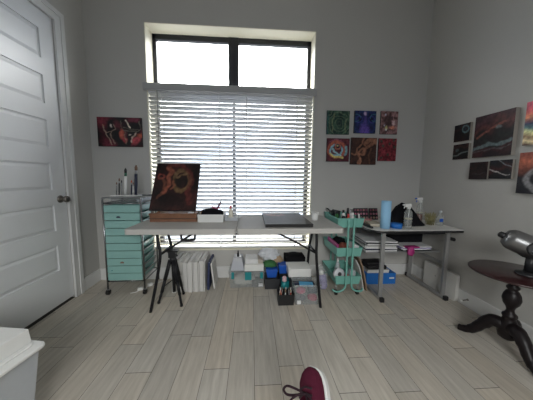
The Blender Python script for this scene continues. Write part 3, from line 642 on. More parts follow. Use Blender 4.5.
one('cloth', MB().lump((-.10, 2.36, .05), (.26, .16, .13), .3, 5), mat('grey_white_cloth', (.45, .45, .42), .9), 'pale crumpled cloth inside the teal latched bin', 'cloth')
og = thing('craft_case', (-.165, 2.36, .184), 'small clear tapered case on the left of the teal latched bin', 'case')
build(MB().frustum((-.168, 2.36, .185), (.15, .20), (.09, .13), .13), 'body', frost, og, bevel=.006)
build(MB().frustum((-.168, 2.36, .187), (.13, .17), (.12, .16), .05), 'contents', lilac, og)
hb = one('small_bottle', MB().lathe([(.012, 0), (.013, .03), (.007, .045), (.007, .06), (.004, .065)], (-.165, 2.34, .3155)), darkgrey, 'tiny dark bottle standing on the small clear case', 'bottle')
wb = thing('carton', (0, 2.35, .184), 'cream white flat carton on the right of the teal latched bin', 'box')
build(MB().bb((-.095, 2.25, .184), (.108, 2.46, .255)), 'lower_tray', white_p, wb, bevel=.003); build(MB().bb((-.085, 2.28, .255), (.045, 2.45, .300)), 'upper_box', paper_m, wb, bevel=.003)
build(MB().bb((.05, 2.28, .256), (.10, 2.45, .295)), 'end_block', mat('beige_card', (.45, .40, .34), .7), wb)
for o in list(C.objects)[SH_0:]:
    if o.parent is None: o.location.x += .022
# dark bin with cloth heap
one('dark_bin', MB().tray((.218, 2.30, 0), (.150, .17), (.163, .18), .11, .004), darkgrey, 'low dark grey bin beneath the blue tubs', 'bin', bevel=.004)
one('blue_tub', MB().frustum((.215, 2.30, .112), (.09, .12), (.13, .15), .095), blue_p, 'bright blue plastic tub under the green cloth, left one', 'tub', 'blue tubs under the table', bevel=.006)
one('blue_tub', MB().frustum((.335, 2.30, .150), (.075, .10), (.10, .12), .095), blue_p, 'bright blue plastic tub beside the black bag, right one', 'tub', 'blue tubs under the table', bevel=.006)
one('tub_crate', MB().bb((.305, 2.26, .0), (.375, 2.42, .149)), black_p, 'narrow black box supporting the right blue tub', 'box')
one('green_rag', MB().lump((.195, 2.30, .240), (.15, .12, .075), .35, 8), green_c, 'green rag between the blue tubs and white plastic bag', 'cloth')
one('brown_rag', MB().lump((.285, 2.37, .262), (.12, .11, .09), .35, 11), tan, 'brown and tan rag beside the green rag', 'cloth')
one('plastic_bag', MB().lump((.195, 2.39, .312), (.215, .17, .125), .40, 4, 4, fr=2.5), bag_m, 'crumpled white plastic bag on top of the rag heap', 'bag')
one('black_bag', MB().frustum((.480, 2.395, 0), (.20, .16), (.215, .17), .305).lump((.48, 2.395, .305), (.20, .15, .05), .1, 6, 3), black_cloth, 'black fabric bag standing behind the white box', 'bag', bevel=.01)
one('black_crate', MB().bb((.385, 2.10, 0), (.605, 2.29, .185)), black_p, 'black crate under the white box', 'crate', bevel=.004)
wx = thing('white_box', (.48, 2.17, .186), 'long white box lying on the black crate under table', 'box')
build(MB().bb((.368, 2.085, .187), (.592, 2.27, .250)), 'base', white_p, wx, bevel=.003); build(MB().bb((.364, 2.081, .251), (.596, 2.274, .272)), 'lid', white_p, wx, bevel=.003)
pt = thing('paint_bottle', (.325, 2.08, 0), 'teal bottle with pale pink cap behind the black brush caddy', 'bottle')
build(MB().lathe([(.028, 0), (.030, .01), (.030, .12), (.024, .145), (.016, .15)], (.325, 2.085, 0)), 'body', teal_p, pt); build(MB().lathe([(.020, .15), (.022, .155), (.021, .19), (.012, .20)], (.325, 2.085, 0)), 'cap', mat('pale_pink', (.65, .42, .45), .5), pt)
one('teal_tray', MB().tray((.345, 2.19, .0), (.07, .09), (.075, .10), .12, .003), teal_p, 'small teal tub behind the teal bottle', 'tub')
cd = thing('brush_caddy', (.318, 1.965, 0), 'small black caddy packed with brushes on the floor', 'caddy')
build(MB().tray((.318, 1.965, 0), (.142, .11), (.152, .12), .105, .004), 'tub', black_p, cd, bevel=.003); build(MB().bb((.315, 1.91, .01), (.321, 2.02, .10)), 'divider', black_p, cd)
bc = [tan, grey_met, orange, white_p, teal_p, tan, red_m, grey_met, mat('yellow_paint', (.6, .4, .05), .5)]
for i in range(9):
    x = .261+.014*i; y = 1.935+.02*((i*2) % 3); t = thing('paintbrush', (x, y, .01), ['tan', 'silver', 'orange', 'white', 'teal', 'light tan', 'red', 'steel', 'yellow'][i]+' handled brush poking out of the black caddy', 'brush', 'brushes in the black caddy')
    tx = x+.02*math.sin(i*2.3); build(MB().tube([(x, y, .012), (tx, y-.004, .115+.008*(i % 3))], .004, 6), 'handle', bc[i], t); build(MB().tube([(tx, y-.004, .115+.008*(i % 3)), (tx+.002, y-.005, .138+.008*(i % 3))], [.005, .0025], 6), 'bristles', brown if i % 2 else white_p, t)
cb2 = thing('clear_bin', (.515, 1.98, 0), 'open clear plastic bin of craft supplies in front of crate', 'bin')
build(MB().tray((.515, 1.98, .001), (.225, .13), (.25, .155), .195, .003), 'body', clear, cb2)
build(MB().prism(rrect(.387, 1.897, .643, 1.903, .002), .186, .198).prism(rrect(.387, 2.057, .643, 2.063, .002), .186, .198), 'rim', clear, cb2)
one('pink_pouch', MB().lump((.465, 1.965, .115), (.085, .09, .06), .2, 2), mat('rose_cloth', (.45, .07, .15), .8), 'rose pink pouch on the left inside open clear bin', 'pouch')
one('red_pouch', MB().lump((.575, 1.965, .045), (.095, .09, .07), .2, 3), mat('crimson_cloth', (.38, .04, .09), .8), 'crimson pouch low on the right inside open clear bin', 'pouch')
one('grey_pouch', MB().lump((.46, 1.975, .04), (.10, .09, .06), .2, 13), mat('slate_cloth', (.12, .12, .14), .8), 'dark grey pouch at the bottom of open clear bin', 'pouch')
one('blue_packet', MB().box((.51, 1.96, .178), (.13, .05, .018), (.2, .08, 0)), mat('sky_plastic', (.10, .36, .60), .4), 'light blue packet lying on top in the open clear bin', 'packet', bevel=.003)
one('dark_packet', MB().box((.50, 2.01, .160), (.19, .04, .03), (0, 0, 0)).box((.57, 1.98, .125), (.08, .09, .06)), navy, 'navy packets behind the light blue packet in clear bin', 'packet', bevel=.003)
one('tag_card', MB().bb((.42, 1.909, .010), (.455, 1.9125, .045)), paper_m, 'small white card at the lower left front of clear bin', 'card')
sb = thing('supply_bag', (.73, 2.18, 0), 'clear bag of lilac and white supplies beside the mint cart', 'bag')
build(MB().lump((.728, 2.17, .125), (.13, .15, .30), .12, 9, 3), 'film', clear, sb)
build(MB().lump((.735, 2.17, .085), (.095, .11, .20), .25, 10, 3), 'contents', lilac, sb)
build(MB().lump((.712, 2.15, .20), (.05, .05, .07), .25, 14, 2), 'tissue', white_p, sb)

# ------------------------------------------------------------------ three-tier mint trolley
tc_ = thing('utility_cart', (.955, 2.25, 0), 'mint green three-tier metal trolley between the two tables', 'cart')
KX0, KX1, KY0, KY1 = .825, 1.085, 2.045, 2.46
kc = ((KX0+KX1)/2, (KY0+KY1)/2)
for z in (.69, .40, .115):
    tr_ = build(MB().tray((kc[0], kc[1], z), (.235, .385), (KX1-KX0, KY1-KY0), .09, .003), 'tray', mint, tc_, bevel=.002)
    m = MB(); 
    m.tube([(KX0, KY0, z+.09), (KX1, KY0, z+.09), (KX1, KY1, z+.09), (KX0, KY1, z+.09), (KX0, KY0, z+.09)], .004, 6); build(m, 'rim', mint, tr_)
for y, s_ in ((KY0-.008, -1), (KY1+.008, 1)):
    for sg in (-1, 1):
        x = kc[0]+sg*.028
        pts = bez([(x, y, .79), (x, y, .5), (x, y, .16), (x+sg*.014, y, .085), (x+sg*.055, y, .056), (x+sg*.105, y, .056), (x+sg*.125, y+(-s_)*.02, .068)], 6)
        build(MB().tube(pts, .0095, 10), 'upright', mint, tc_)
for x in (KX0+.02, KX1-.02):
    for y in (KY0+.03, KY1-.03):
        w_ = build(MB().tube([(x-.01, y, .027), (x+.01, y, .027)], .027, 14), 'castor', rubber, tc_); build(MB().tube([(x, y, .05), (x, y, .10)], .006, 8), 'stem', grey_met, w_)
def bottle(name, x, y, z, r, h, m1, m2, label, group, cap=.25):
    t = thing(name, (x, y, z), label, 'bottle', group)
    build(MB().lathe([(r*.9, 0), (r, h*.03), (r, h*(.85-cap)), (r*.45, h*(1-cap))], (x, y, z), n=12), 'body', m1, t); build(MB().lathe([(r*.55, h*(1-cap)), (r*.6, h*(1-cap)+.002), (r*.5, h)], (x, y, z), n=12), 'cap', m2, t)
    return t
G = 'paint bottles in the top tray of the trolley'; z = .712
for (x, y, r, h, a_, b_, l) in ((.90, 2.10, .020, .115, black_p, white_p, 'black paint bottle with white cap, front left of top trolley tray'), (.945, 2.09, .018, .105, orange, red_m, 'orange red paint bottle at the front of top trolley tray'),
    (.99, 2.10, .020, .118, white_p, white_p, 'white paint bottle with white cap at the front of top tray'), (1.03, 2.085, .016, .10, black_p, black_p, 'squat black bottle near the front right of top tray'),
    (1.055, 2.10, .014, .105, white_p, white_p, 'small white capped bottle at the front right corner of top tray'), (.935, 2.19, .022, .13, white_p, black_p, 'white bottle with black cap behind the orange one'),
    (.985, 2.20, .020, .15, black_p, black_p, 'tall black bottle in the middle of the top trolley tray'), (.88, 2.22, .018, .12, green_c, black_p, 'dark green bottle on the left of the top trolley tray'),
    (1.03, 2.24, .020, .13, white_p, grey_met, 'white bottle with grey cap toward the back right of tray')):
    bottle('paint_bottle', x, y, z, r, h, a_, b_, l, G)
one('palette_knife', MB().box((.875, 2.40, .80), (.02, .14, .006), (.35, 0, .25)).box((.875, 2.35, .79), (.03, .10, .02), (.2, 0, -.1)), black_p, 'black handled palette knife resting on the back left tray rim', 'tool', bevel=.002)
one('black_tool', MB().box((.91, 2.33, .785), (.05, .10, .075), (0, .2, .2)), black_p, 'black clip box at the back of the top trolley tray', 'tool', bevel=.008)
# middle tier
one('magenta_pen_case', MB().box((.850, 2.22, .495), (.016, .28, .05), (.03, .1, .0)), pink, 'magenta strip case along the left of the middle trolley tray', 'case', bevel=.003)
one('brick_red_pouch', MB().lump((.945, 2.17, .455), (.11, .14, .11), .2, 21), mat('brick_cloth', (.22, .06, .04), .9), 'brick red pouch in the middle trolley tray', 'pouch')
one('white_packet', MB().box((1.02, 2.14, .462), (.06, .10, .10), (.1, .35, .2)), paper_m, 'white paper packet on the right of the middle trolley tray', 'packet')
one('black_pouch', MB().lump((.96, 2.35, .46), (.16, .14, .12), .2, 22), black_cloth, 'black pouch at the back of the middle trolley tray', 'pouch')
# bottom tier
rl = thing('ribbon_spool', (.89, 2.13, .115), 'white round spool standing in the bottom trolley tray', 'spool')
build(MB().lathe([(.020, 0), (.056, 0), (.056, .03), (.020, .03)], (.868, 2.095, .216), axis=(.15, -1, .1), n=24), 'flange', mat('pale_grey_plastic', (.55, .57, .60), .4), rl); build(MB().lathe([(.006, .031), (.020, .031), (.020, .034), (.006, .034)], (.868, 2.095, .216), axis=(.15, -1, .1)), 'hub', darkgrey, rl)
cn = thing('cone_bottle', (.92, 2.24, .112), 'pale cone-topped bottle behind the white spool', 'bottle')
build(MB().lathe([(.03, 0), (.03, .10), (.012, .17)], (.92, 2.24, .112)), 'body', frost, cn); build(MB().lathe([(.011, .17), (.012, .172), (.006, .205)], (.92, 2.24, .112)), 'nozzle', white_p, cn)
one('white_jar', MB().lathe([(.038, 0), (.042, .004), (.042, .09), (.036, .10), (.036, .115), (.030, .118)], (1.03, 2.14, .112)), frost, 'frosted jar on the right of the bottom trolley tray', 'jar')
one('red_tape', MB().lathe([(.02, 0), (.022, .0), (.022, .08), (.018, .085)], (.965, 2.12, .112)), red_m, 'narrow red tube between spool and frosted jar', 'tube')
# boards leaning against trolley
for i, (x, mm, l) in enumerate(((1.118, canvas_white, 'thin white board leaning on the right side of the trolley'), (1.152, mat('cork_board', (.26, .18, .12), .85, var=.3), 'brown board leaning outside the white board by trolley'))):
    M_ = MB(); th = .009 if i == 0 else .014
    pts = bez([(x+.045, .002), (x+.018, .12), (x-.012, .26), (x-.052, .335)], 5)
    q = [(p.x, p.y) for p in [Vector((a_[0], a_[1], 0)) for a_ in pts]] if False else None
    pp = [Vector((x+.045, 0, .002)), Vector((x+.022, 0, .12)), Vector((x-.010, 0, .25)), Vector((x-.052+i*.004, 0, .335+i*.012))]
    pp = bez(pp, 5)
    va = []
    for p in pp:
        va.append([M_.bm.verts.new((p.x+dx, yy, p.z)) for yy in (2.13, 2.42) for dx in (-th/2, th/2)])
    for a_, b_ in zip(va, va[1:]):
        for f_ in ((a_[0], a_[1], b_[1], b_[0]), (a_[2], b_[2], b_[3], a_[3]), (a_[0], b_[0], b_[2], a_[2]), (a_[1], a_[3], b_[3], b_[1])): M_.bm.faces.new(f_)
    M_.bm.faces.new((va[0][0], va[0][2], va[0][3], va[0][1])); M_.bm.faces.new((va[-1][0], va[-1][1], va[-1][3], va[-1][2]))
    one('board', M_, mm, l, 'board')

# ------------------------------------------------------------------ white work desk
DX0, DX1, DYF, DYB, DZ = 1.085, 1.972, 1.885, 2.475, .70
dk = thing('desk', (1.53, 2.18, 0), 'white-topped desk with grey metal legs in the right corner', 'desk')
build(MB().prism([(DX0, DYB), (DX0, 2.02), (DX0+.012, 1.96), (DX0+.05, 1.90), (DX0+.09, DYF), (DX1-.02, DYF), (DX1, DYF+.02), (DX1, DYB)], DZ-.004, DZ), 'desktop', white_l, dk)
build(MB().prism([(DX0, DYB), (DX0, 2.02), (DX0+.012, 1.96), (DX0+.05, 1.90), (DX0+.09, DYF), (DX1-.02, DYF), (DX1, DYF+.02), (DX1, DYB)], DZ-.024, DZ-.0042), 'edge_band', black_p, dk)
for x in (1.235, 1.875):
    for y in (1.965, 2.43): build(MB().bb((x-.017, y-.013, .03), (x+.017, y+.013, DZ-.025)), 'leg', grey_met, dk, bevel=.003)
    f_ = build(MB().bb((x-.016, 1.93, .006), (x+.016, 2.46, .036)), 'foot_rail', grey_met, dk, bevel=.003)
    for y in (1.925, 2.465): build(MB().bb((x-.019, y-.015, 0), (x+.019, y+.015, .042)), 'end_cap', black_p, f_, bevel=.004)
build(MB().bb((1.25, 2.42, .40), (1.86, 2.44, .46)), 'crossbar', grey_met, dk)
build(MB().bb((1.25, 1.98, .64), (1.86, 2.0, .674)).bb((1.25, 2.40, .64), (1.86, 2.42, .674)), 'apron', black_p, dk)
sh = build(MB().bb((1.10, 2.015, .448), (1.86, 2.41, .458)), 'shelf', grey_met, dk)
build(MB().bb((1.862, 1.98, .34), (1.88, 2.42, .36)), 'side_rail', grey_met, dk)
build(MB().tube([(1.91, 1.97, .598), (1.91, 1.93, .598)], .016, 12), 'tightening_knob', black_p, dk)
random.seed(3)
cols = [paper_m, navy, paper_m, white_p, grey_met, paper_m, black_p, paper_m]
for i in range(8):
    z = .460+i*.0125; dx = random.uniform(-.012, .012)
    one('sketch_pad', MB().box((1.27+dx, 2.19, z+.0055), (.31, .33, .0105), (0, 0, random.uniform(-.10, .06))), cols[i], ['white paper pad, bottom of the left stack', 'navy pad second from bottom of the left stack', 'white paper pad third from bottom of left stack', 'white pad in the middle of the left stack', 'grey folder above the middle of left stack',
        'white paper pad, third from top of left stack', 'black folder second from top of the left stack', 'white paper pad on top of the left stack'][i]+' on desk shelf', 'sketch pad', 'pads stacked on the desk shelf')
for i in range(4):
    z = .460+i*.011
    one('folder', MB().box((1.62+random.uniform(-.01, .01), 2.17, z+.005), (.30, .29, .0095), (0, 0, random.uniform(-.07, .07))), [black_p, paper_m, lilac, paper_m][i], ['black folder, bottom of the right stack', 'white folder second in the right stack', 'patterned lilac folder third in the right stack', 'white folder on top of the right stack'][i]+' on desk shelf', 'folder', 'folders on the right of the desk shelf')
one('black_case', MB().bb((1.42, 2.15, .508), (1.78, 2.38, .60)), black_cloth, 'flat black case above the right folders under the desktop', 'case', bevel=.012)
one('magenta_cloth', MB().box((1.56, 2.02, .505), (.13, .06, .012), (0, 0, .1)).lump((1.545, 2.0, .468), (.07, .03, .10), .3, 31, flat=False), pink, 'magenta cloth hanging over the desk shelf edge', 'cloth')
# blue box below
bb_ = thing('blue_box', (1.43, 2.36, 0), 'bright blue box on the floor under the desk', 'box')
build(MB().bb((1.265, 2.27, 0), (1.60, 2.45, .125)), 'body', blue_box, bb_, bevel=.003)
build(MB().bb((1.525, 2.266, .062), (1.58, 2.2695, .078)), 'label', paper_m, bb_)
one('white_tray', MB().tray((1.40, 2.36, .126), (.24, .16), (.25, .17), .035, .003), white_p, 'shallow white tray on top of the blue box', 'tray')
one('black_folder_stack', MB().box((1.39, 2.36, .185), (.22, .15, .045), (0, .03, .05)).box((1.38, 2.36, .225), (.20, .13, .03), (0, -.03, -.04)), black_p, 'black pouch heaped in the white tray under the desk', 'pouch', bevel=.01)
# white panel against right wall
pn = thing('whiteboard', (1.95, 2.09, 0), 'small white rounded board leaning on the right wall under desk', 'board')
Mx = Matrix.Translation((1.949, 0, 0)) @ Matrix.Rotation(PI/2, 4, 'Z') @ Matrix.Rotation(PI/2, 4, 'X')
build(MB().prism(rrect(1.890, .001, 2.290, .262, .018), -.012, .020, M=Mx), 'body', white_l, pn, bevel=.004)
build(MB().lathe([(.006, 0), (.006, .003), (.004, .004)], (1.937, 2.13, .15), axis=(-1, 0, 0), n=10), 'screw', grey_met, pn)

# things on the desk
one('paper_roll', MB().lathe([(.012, 0), (.043, 0), (.043, .258), (.012, .258)], (1.262, 1.995, DZ), n=28), roll_m, 'upright light blue paper roll at the front of the desk', 'paper roll')
one('tape_roll', MB().lathe([(.030, 0), (.052, 0), (.052, .045), (.030, .045)], (1.375, 2.0, DZ), n=24), blue_box, 'wide blue tape roll lying beside the paper roll', 'tape')
def palette(x0, y, w_, h_, tilt, label, nx_, nz_, pal):
    t = thing('makeup_palette', (x0+w_/2, y, DZ), label, 'palette', 'colour palettes propped up on the desk')
    R_ = Matrix.Translation((x0, y, DZ+.002)) @ Matrix.Rotation(-tilt, 4, 'X')
    m = MB(); m.bb((0, 0, 0), (w_, .010, h_)); [setattr(v, 'co', R_ @ v.co) for v in m.bm.verts]; build(m, 'case', black_p, t, bevel=.002)
    for i in range(nx_):
        for j in range(nz_):
            m = MB(); a_ = w_/nx_; b_ = h_/nz_
            m.lathe([(.36*min(a_, b_), 0), (.36*min(a_, b_), .003)], ((i+.5)*a_, -.0005, (j+.5)*b_), axis=(0, -1, 0), n=12)
            for v in m.bm.verts: v.co = R_ @ v.co
            build(m, 'colour_pan', mat('pan_%d' % ((i*3+j*5) % len(pal)), pal[(i*3+j*5) % len(pal)], .7), t)
pal = [(.42, .22, .22), (.30, .12, .12), (.45, .20, .26), (.42, .30, .20), (.20, .06, .10), (.40, .12, .18)]
palette(1.155, 2.40, .165, .130, .25, 'black palette with rows of pink and tan colour pans', 5, 3, pal)
palette(1.335, 2.40, .10, .130, .25, 'black palette of orange and pink pans behind the blue roll', 3, 3, pal)
one('cream_card', MB().box((1.21, 2.11, DZ+.018), (.11, .17, .026), (0, .03, -.2)), mat('cream_card_stock', (.50, .45, .36), .8), 'cream card block at the left edge of the desk', 'card', bevel=.002)
one('brush_pack', MB().box((1.118, 2.05, DZ+.012), (.025, .18, .02), (0, 0, .0)), darkgrey, 'narrow dark pencil case along the desk left edge', 'case', bevel=.003)
one('small_box', MB().box((1.195, 2.24, DZ+.022), (.12, .05, .040), (0, 0, .1)), mat('mint_pink_card', (.35, .16, .15), .7, var=.8, scale=60), 'small reddish patterned box in front of the propped palette', 'box')
# black draped bag
m = MB(); base = [(1.37, 2.12), (1.44, 2.07), (1.60, 2.045), (1.70, 2.06), (1.755, 2.10), (1.74, 2.18), (1.62, 2.24), (1.42, 2.24)]
tp_ = [(1.44, 2.18, .10), (1.46, 2.15, .14), (1.54, 2.14, .20), (1.62, 2.15, .165), (1.68, 2.14, .09), (1.67, 2.17, .09), (1.60, 2.20, .17), (1.49, 2.20, .16)]
a_ = [m.bm.verts.new((x, y, DZ+.001)) for x, y in base]; b_ = [m.bm.verts.new((x, y, DZ+zz_+.02)) for x, y, zz_ in tp_]; ap = m.bm.verts.new((1.535, 2.17, DZ+.225))
mm_ = [m.bm.verts.new(((a_[i].co+b_[i].co)/2)+Vector((0, 0, .012*((i % 2)*2-1)))) for i in range(8)]
for i in range(8):
    j = (i+1) % 8
    for q in ((a_[i], a_[j], mm_[j], mm_[i]), (mm_[i], mm_[j], b_[j], b_[i]), (b_[i], b_[j], ap)): m.bm.faces.new(q)
m.bm.faces.new(a_[::-1])
one('black_bag', m, black_cloth, 'black soft bag slumped in a peak on the desk behind bottles', 'bag')
# spray bottles
def spray(x, y, h, r, body, liquid, nz_mat, trig, label):
    t = thing('spray_bottle', (x, y, DZ), label, 'spray bottle', 'spray bottles on the desk')
    b0 = build(MB().lathe([(r*.95, 0), (r, .004), (r, h*.62), (r*.8, h*.70), (.013, h*.77), (.013, h*.80)], (x, y, DZ)), 'body', body, t)
    if liquid: build(MB().lathe([(r*.92, .004), (r*.92, h*.35)], (x, y, DZ)), 'liquid', liquid, b0)
    build(MB().tube([(x, y, DZ+.01), (x+.006, y, DZ+h*.8)], .0025, 6), 'dip_tube', white_p, b0)
    hd = build(MB().lathe([(.017, h*.79), (.018, h*.80), (.017, h*.87)], (x, y, DZ), n=16).box((x-.012, y, DZ+h*.93), (.062, .022, .028), (0, -.08, 0)), 'head', nz_mat, t, bevel=.004)
    build(MB().tube([(x-.022, y, DZ+h*.92), (x-.040, y, DZ+h*.87), (x-.046, y, DZ+h*.80)], [.006, .005, .004], 8), 'trigger', trig, t)
    build(MB().tube([(x-.040, y, DZ+h*.945), (x-.058, y, DZ+h*.95)], .008, 8), 'nozzle', trig, t)
    build(MB().lathe([(r*1.01, h*.38), (r*1.02, h*.385), (r*1.01, h*.41)], (x, y, DZ)), 'band', mat('cream_band', (.55, .52, .40), .6), b0)
spray(1.478, 1.985, .235, .035, glassy, None, white_p, white_p, 'clear spray bottle with white trigger at front of desk')
spray(1.80, 2.25, .272, .030, glassy, amber, white_p, blue_p, 'taller amber filled spray bottle with blue trigger behind the bag')
m = MB(); random.seed(5)
for i in range(46):
    x = 1.825+random.uniform(-.03, .03); y = 2.12+random.uniform(-.03, .03)
    m.tube([(x, y, DZ+.002), (x+random.uniform(-.02, .02), y, DZ+.06), (x+random.uniform(-.045, .045), y+random.uniform(-.03, .03), DZ+random.uniform(.09, .135))], [.003, .003, .0015], 5)
one('dried_grass', m, straw, 'small tuft of dried straw-coloured grass beside spray bottles', 'plant')
gbt = thing('glass_bottle', (1.90, 2.10, DZ), 'small clear bottle with blue label near the right wall', 'bottle')
build(MB().lathe([(.032, 0), (.034, .004), (.034, .085), (.014, .115), (.012, .13)], (1.90, 2.10, DZ)), 'body', glassy, gbt); build(MB().lathe([(.014, .13), (.015, .133), (.014, .15)], (1.90, 2.10, DZ)), 'cap', frost, gbt)
build(MB().box((1.885, 2.062, DZ+.058), (.034, .004, .032)), 'label', blue_p, gbt)

# ------------------------------------------------------------------ pedestal table
PC = Vector((1.75, 1.31, 0)); PZ = .557
pd = thing('pedestal_table', (PC.x, PC.y, 0), 'small round dark mahogany pedestal table by the right wall', 'table')
build(MB().lathe([(.06, -.028), (.19, -.022), (.227, -.017), (.235, -.010), (.235, -.004), (.229, 0), (.001, 0)], (PC.x, PC.y, PZ), n=48), 'tabletop', mahog, pd)
build(MB().lathe([(.030, .085), (.048, .10), (.054, .13), (.050, .19), (.036, .225), (.034, .24), (.040, .25), (.038, .262), (.024, .275), (.020, .295), (.026, .315), (.042, .340), (.049, .370), (.044, .40), (.032, .425), (.022, .435), (.034, .445), (.034, .455), (.020, .47), (.022, .50), (.05, .526), (.06, .5285)], (PC.x, PC.y, 0), n=24), 'column', ebony, pd)
for az, L in ((122, .245), (-104, .25), (20, .215)):
    d = Vector((math.cos(math.radians(az)), math.sin(math.radians(az)), 0))
    pts = [PC+d*a_*L/.25+Vector((0, 0, b_)) for a_, b_ in ((.02, .165), (.055, .180), (.09, .168), (.13, .120), (.165, .070), (.20, .038), (.235, .026), (.262, .024))]
    build(MB().tube(bez(pts, 4), [.043]*4+[.042]*4+[.039]*4+[.034]*4+[.031]*4+[.026]*4+[.024]*4+[.018], 12), 'leg', ebony, pd)
# unidentified metal barrel device on the table
dv = thing('metal_device', (1.765, 1.30, PZ), 'grey metal barrel-shaped device with black nose on the pedestal table', 'device')
b1 = Vector((1.645, 1.36, PZ+.150)); ax = Vector((-.62, .28, .24)).normalized()
P0 = oY(499.5, 233.8, 1.37); P1 = oY(531, 247.5, 1.27); ax = (P0-P1).normalized(); Lb = (P0-P1).length
build(MB().lathe([(.020, -.07), (.056, -.06), (.066, -.02), (.070, .03), (.069, .09), (.064, Lb-.050), (.046, Lb-.028), (.03, Lb-.024)], P1, axis=ax, n=28), 'barrel', mat('brushed_grey', (.22, .22, .22), .35, .8), dv)
build(MB().lathe([(.020, Lb-.031), (.021, Lb-.02), (.019, Lb), (.010, Lb+.006)], P1, axis=ax, n=18), 'nose', black_p, dv)
sd = (CAM-P1).normalized(); sd = (sd-ax*sd.dot(ax)).normalized()
fc = P1+sd*.064-ax*.012
hb_ = build(MB().lathe([(.036, 0), (.046, .002), (.046, .012), (.036, .014)], fc, axis=sd, n=28), 'dial_ring', black_p, dv)
u_ = sd.orthogonal().normalized(); v_ = sd.cross(u_)
build(MB().tube([fc+sd*.016-u_*.030, fc+sd*.016+u_*.030], .0055, 8).tube([fc+sd*.016-v_*.030, fc+sd*.016+v_*.030], .0055, 8).lathe([(.012, .008), (.012, .022), (.006, .025)], fc, axis=sd, n=14), 'dial_spokes', chrome, hb_)
build(MB().tube([P1+ax*(Lb-.045)+Vector((0, 0, -.056)), P1+ax*.03+Vector((0, 0, -.074)), P1+Vector((.02, 0, -.07))], .009, 10), 'guard_bar', black_p, dv)
build(MB().tube([P1+Vector((.01, 0, -.055)), (P1.x+.01, P1.y, PZ+.02)], [.022, .026], 14), 'post', black_p, dv)
build(MB().lathe([(.058, 0), (.060, .004), (.056, .014), (.028, .022)], (P1.x+.0, P1.y, PZ)), 'base', black_p, dv)

# ------------------------------------------------------------------ storage tote, lower left
TT = .40
tt = thing('storage_tote', (-1.25, .75, 0), 'translucent storage tote with white lid, nearest on the left', 'tote')
c0 = Vector((-.948, 1.035, 0)); rz = -.15
Mt = Matrix.Translation(c0) @ Matrix.Rotation(rz, 4, 'Z')
def tl(m): 
    for v in m.bm.verts: v.co = Mt @ v.co
    return m
W_, D_ = .62, .44    # extends to -x and -y from its far right corner
m = MB(); m.tray((-W_/2, -D_/2, .002), (W_-.11, D_-.11), (W_-.045, D_-.045), TT-.022, .004); build(tl(m), 'body', frost, tt, bevel=.01)
m = MB(); m.prism(rrect(-W_, -D_, 0, 0, .03), TT-.022, TT-.004); build(tl(m), 'lid_rim', white_p, tt, bevel=.006)
m = MB(); m.prism(rrect(-W_+.05, -D_+.05, -.035, -.02, .03), TT-.004, TT+.004)
m.frustum((-W_/2-.01, -D_/2+.01, TT+.004), (W_-.09, D_-.065), (W_-.10, D_-.075), .068); build(tl(m), 'lid_top', white_p, tt, bevel=.006)
m = MB(); m.lump((-W_/2, -D_/2, .14), (.46, .28, .24), .15, 41); build(tl(m), 'contents', mat('dim_cloth', (.16, .18, .22), .9, var=.6, scale=8), tt)

# ------------------------------------------------------------------ maroon sneaker (foot raised near the camera)
toe = oY(308.5, 368, .80); 
tdir = Vector((.06, .80, .50)).normalized()
uv = Vector((-.62, -.42, .66)); uv = (uv-tdir*uv.dot(tdir)).normalized(); rv = tdir.cross(uv).normalized()   # right of the shoe
SH = Matrix(((rv.x, tdir.x, uv.x, 0), (rv.y, tdir.y, uv.y, 0), (rv.z, tdir.z, uv.z, 0), (0, 0, 0, 1)))
SH = Matrix.Translation(toe-tdir*.27+rv*.0-uv*.045) @ SH
sn = thing('sneaker', SH @ Vector((0, .13, 0)), 'maroon suede sneaker with white sole on raised foot at bottom', 'shoe')
def sh_(m):
    for v in m.bm.verts: v.co = SH @ v.co
    return m
secs = [(0, .030, .035), (.02, .034, .075), (.06, .036, .085), (.10, .037, .088), (.14, .041, .080), (.18, .046, .068), (.21, .047, .056), (.235, .044, .048), (.255, .036, .040), (.268, .024, .030), (.275, .010, .020)]
m = MB(); rings = []
for y, hw, h in secs:
    rings.append([m.bm.verts.new((math.copysign(abs(math.cos(t))**.75, math.cos(t))*hw, y, .022+max(0, math.sin(t))**.8*h if math.sin(t) > 0 else .022)) for t in [PI*i/14 for i in range(15)]])
for a_, b_ in zip(rings, rings[1:]):
    for i in range(14): m.bm.faces.new((a_[i], a_[i+1], b_[i+1], b_[i])).smooth = True
m.bm.faces.new(rings[0][::-1]); m.bm.faces.new(rings[-1])
up_ = build(sh_(m), 'upper', maroon, sn)
m = MB(); ol = []
for y, hw, h in secs: ol.append((hw+.009, y))
ol = [(.02, -.008)]+ol+[(0, .284)]; poly = ol+[(-x, y) for x, y in ol[::-1][1:]]
build(sh_(m.prism(poly, 0, .030)), 'sole', white_p, sn, bevel=.004)
m = MB(); m.tube(bez([(-.028, .195, .073), (-.034, .225, .062), (-.024, .25, .050), (0, .258, .046), (.024, .25, .050), (.034, .225, .062), (.028, .195, .073)], 4), .0022, 6); build(sh_(m), 'toe_seam', maroon, up_)
lac = mat('dark_lace', (.022, .006, .012), .9)
m = MB()
for i, y in enumerate((.195, .175, .155, .135, .115)): m.tube(bez([(-.026, y, .088+.003*i), (0, y+.006, .096+.004*i), (.026, y, .088+.003*i)], 4), .0035, 6)
m.tube(bez([(-.005, .185, .090), (-.03, .198, .105), (-.060, .208, .116), (-.078, .200, .112), (-.068, .186, .104), (-.03, .182, .098), (-.005, .185, .094)], 5), .0042, 6)
m.tube(bez([(-.005, .185, .090), (-.028, .180, .104), (-.055, .166, .108), (-.062, .142, .10), (-.055, .12, .095)], 5), .0042, 6)
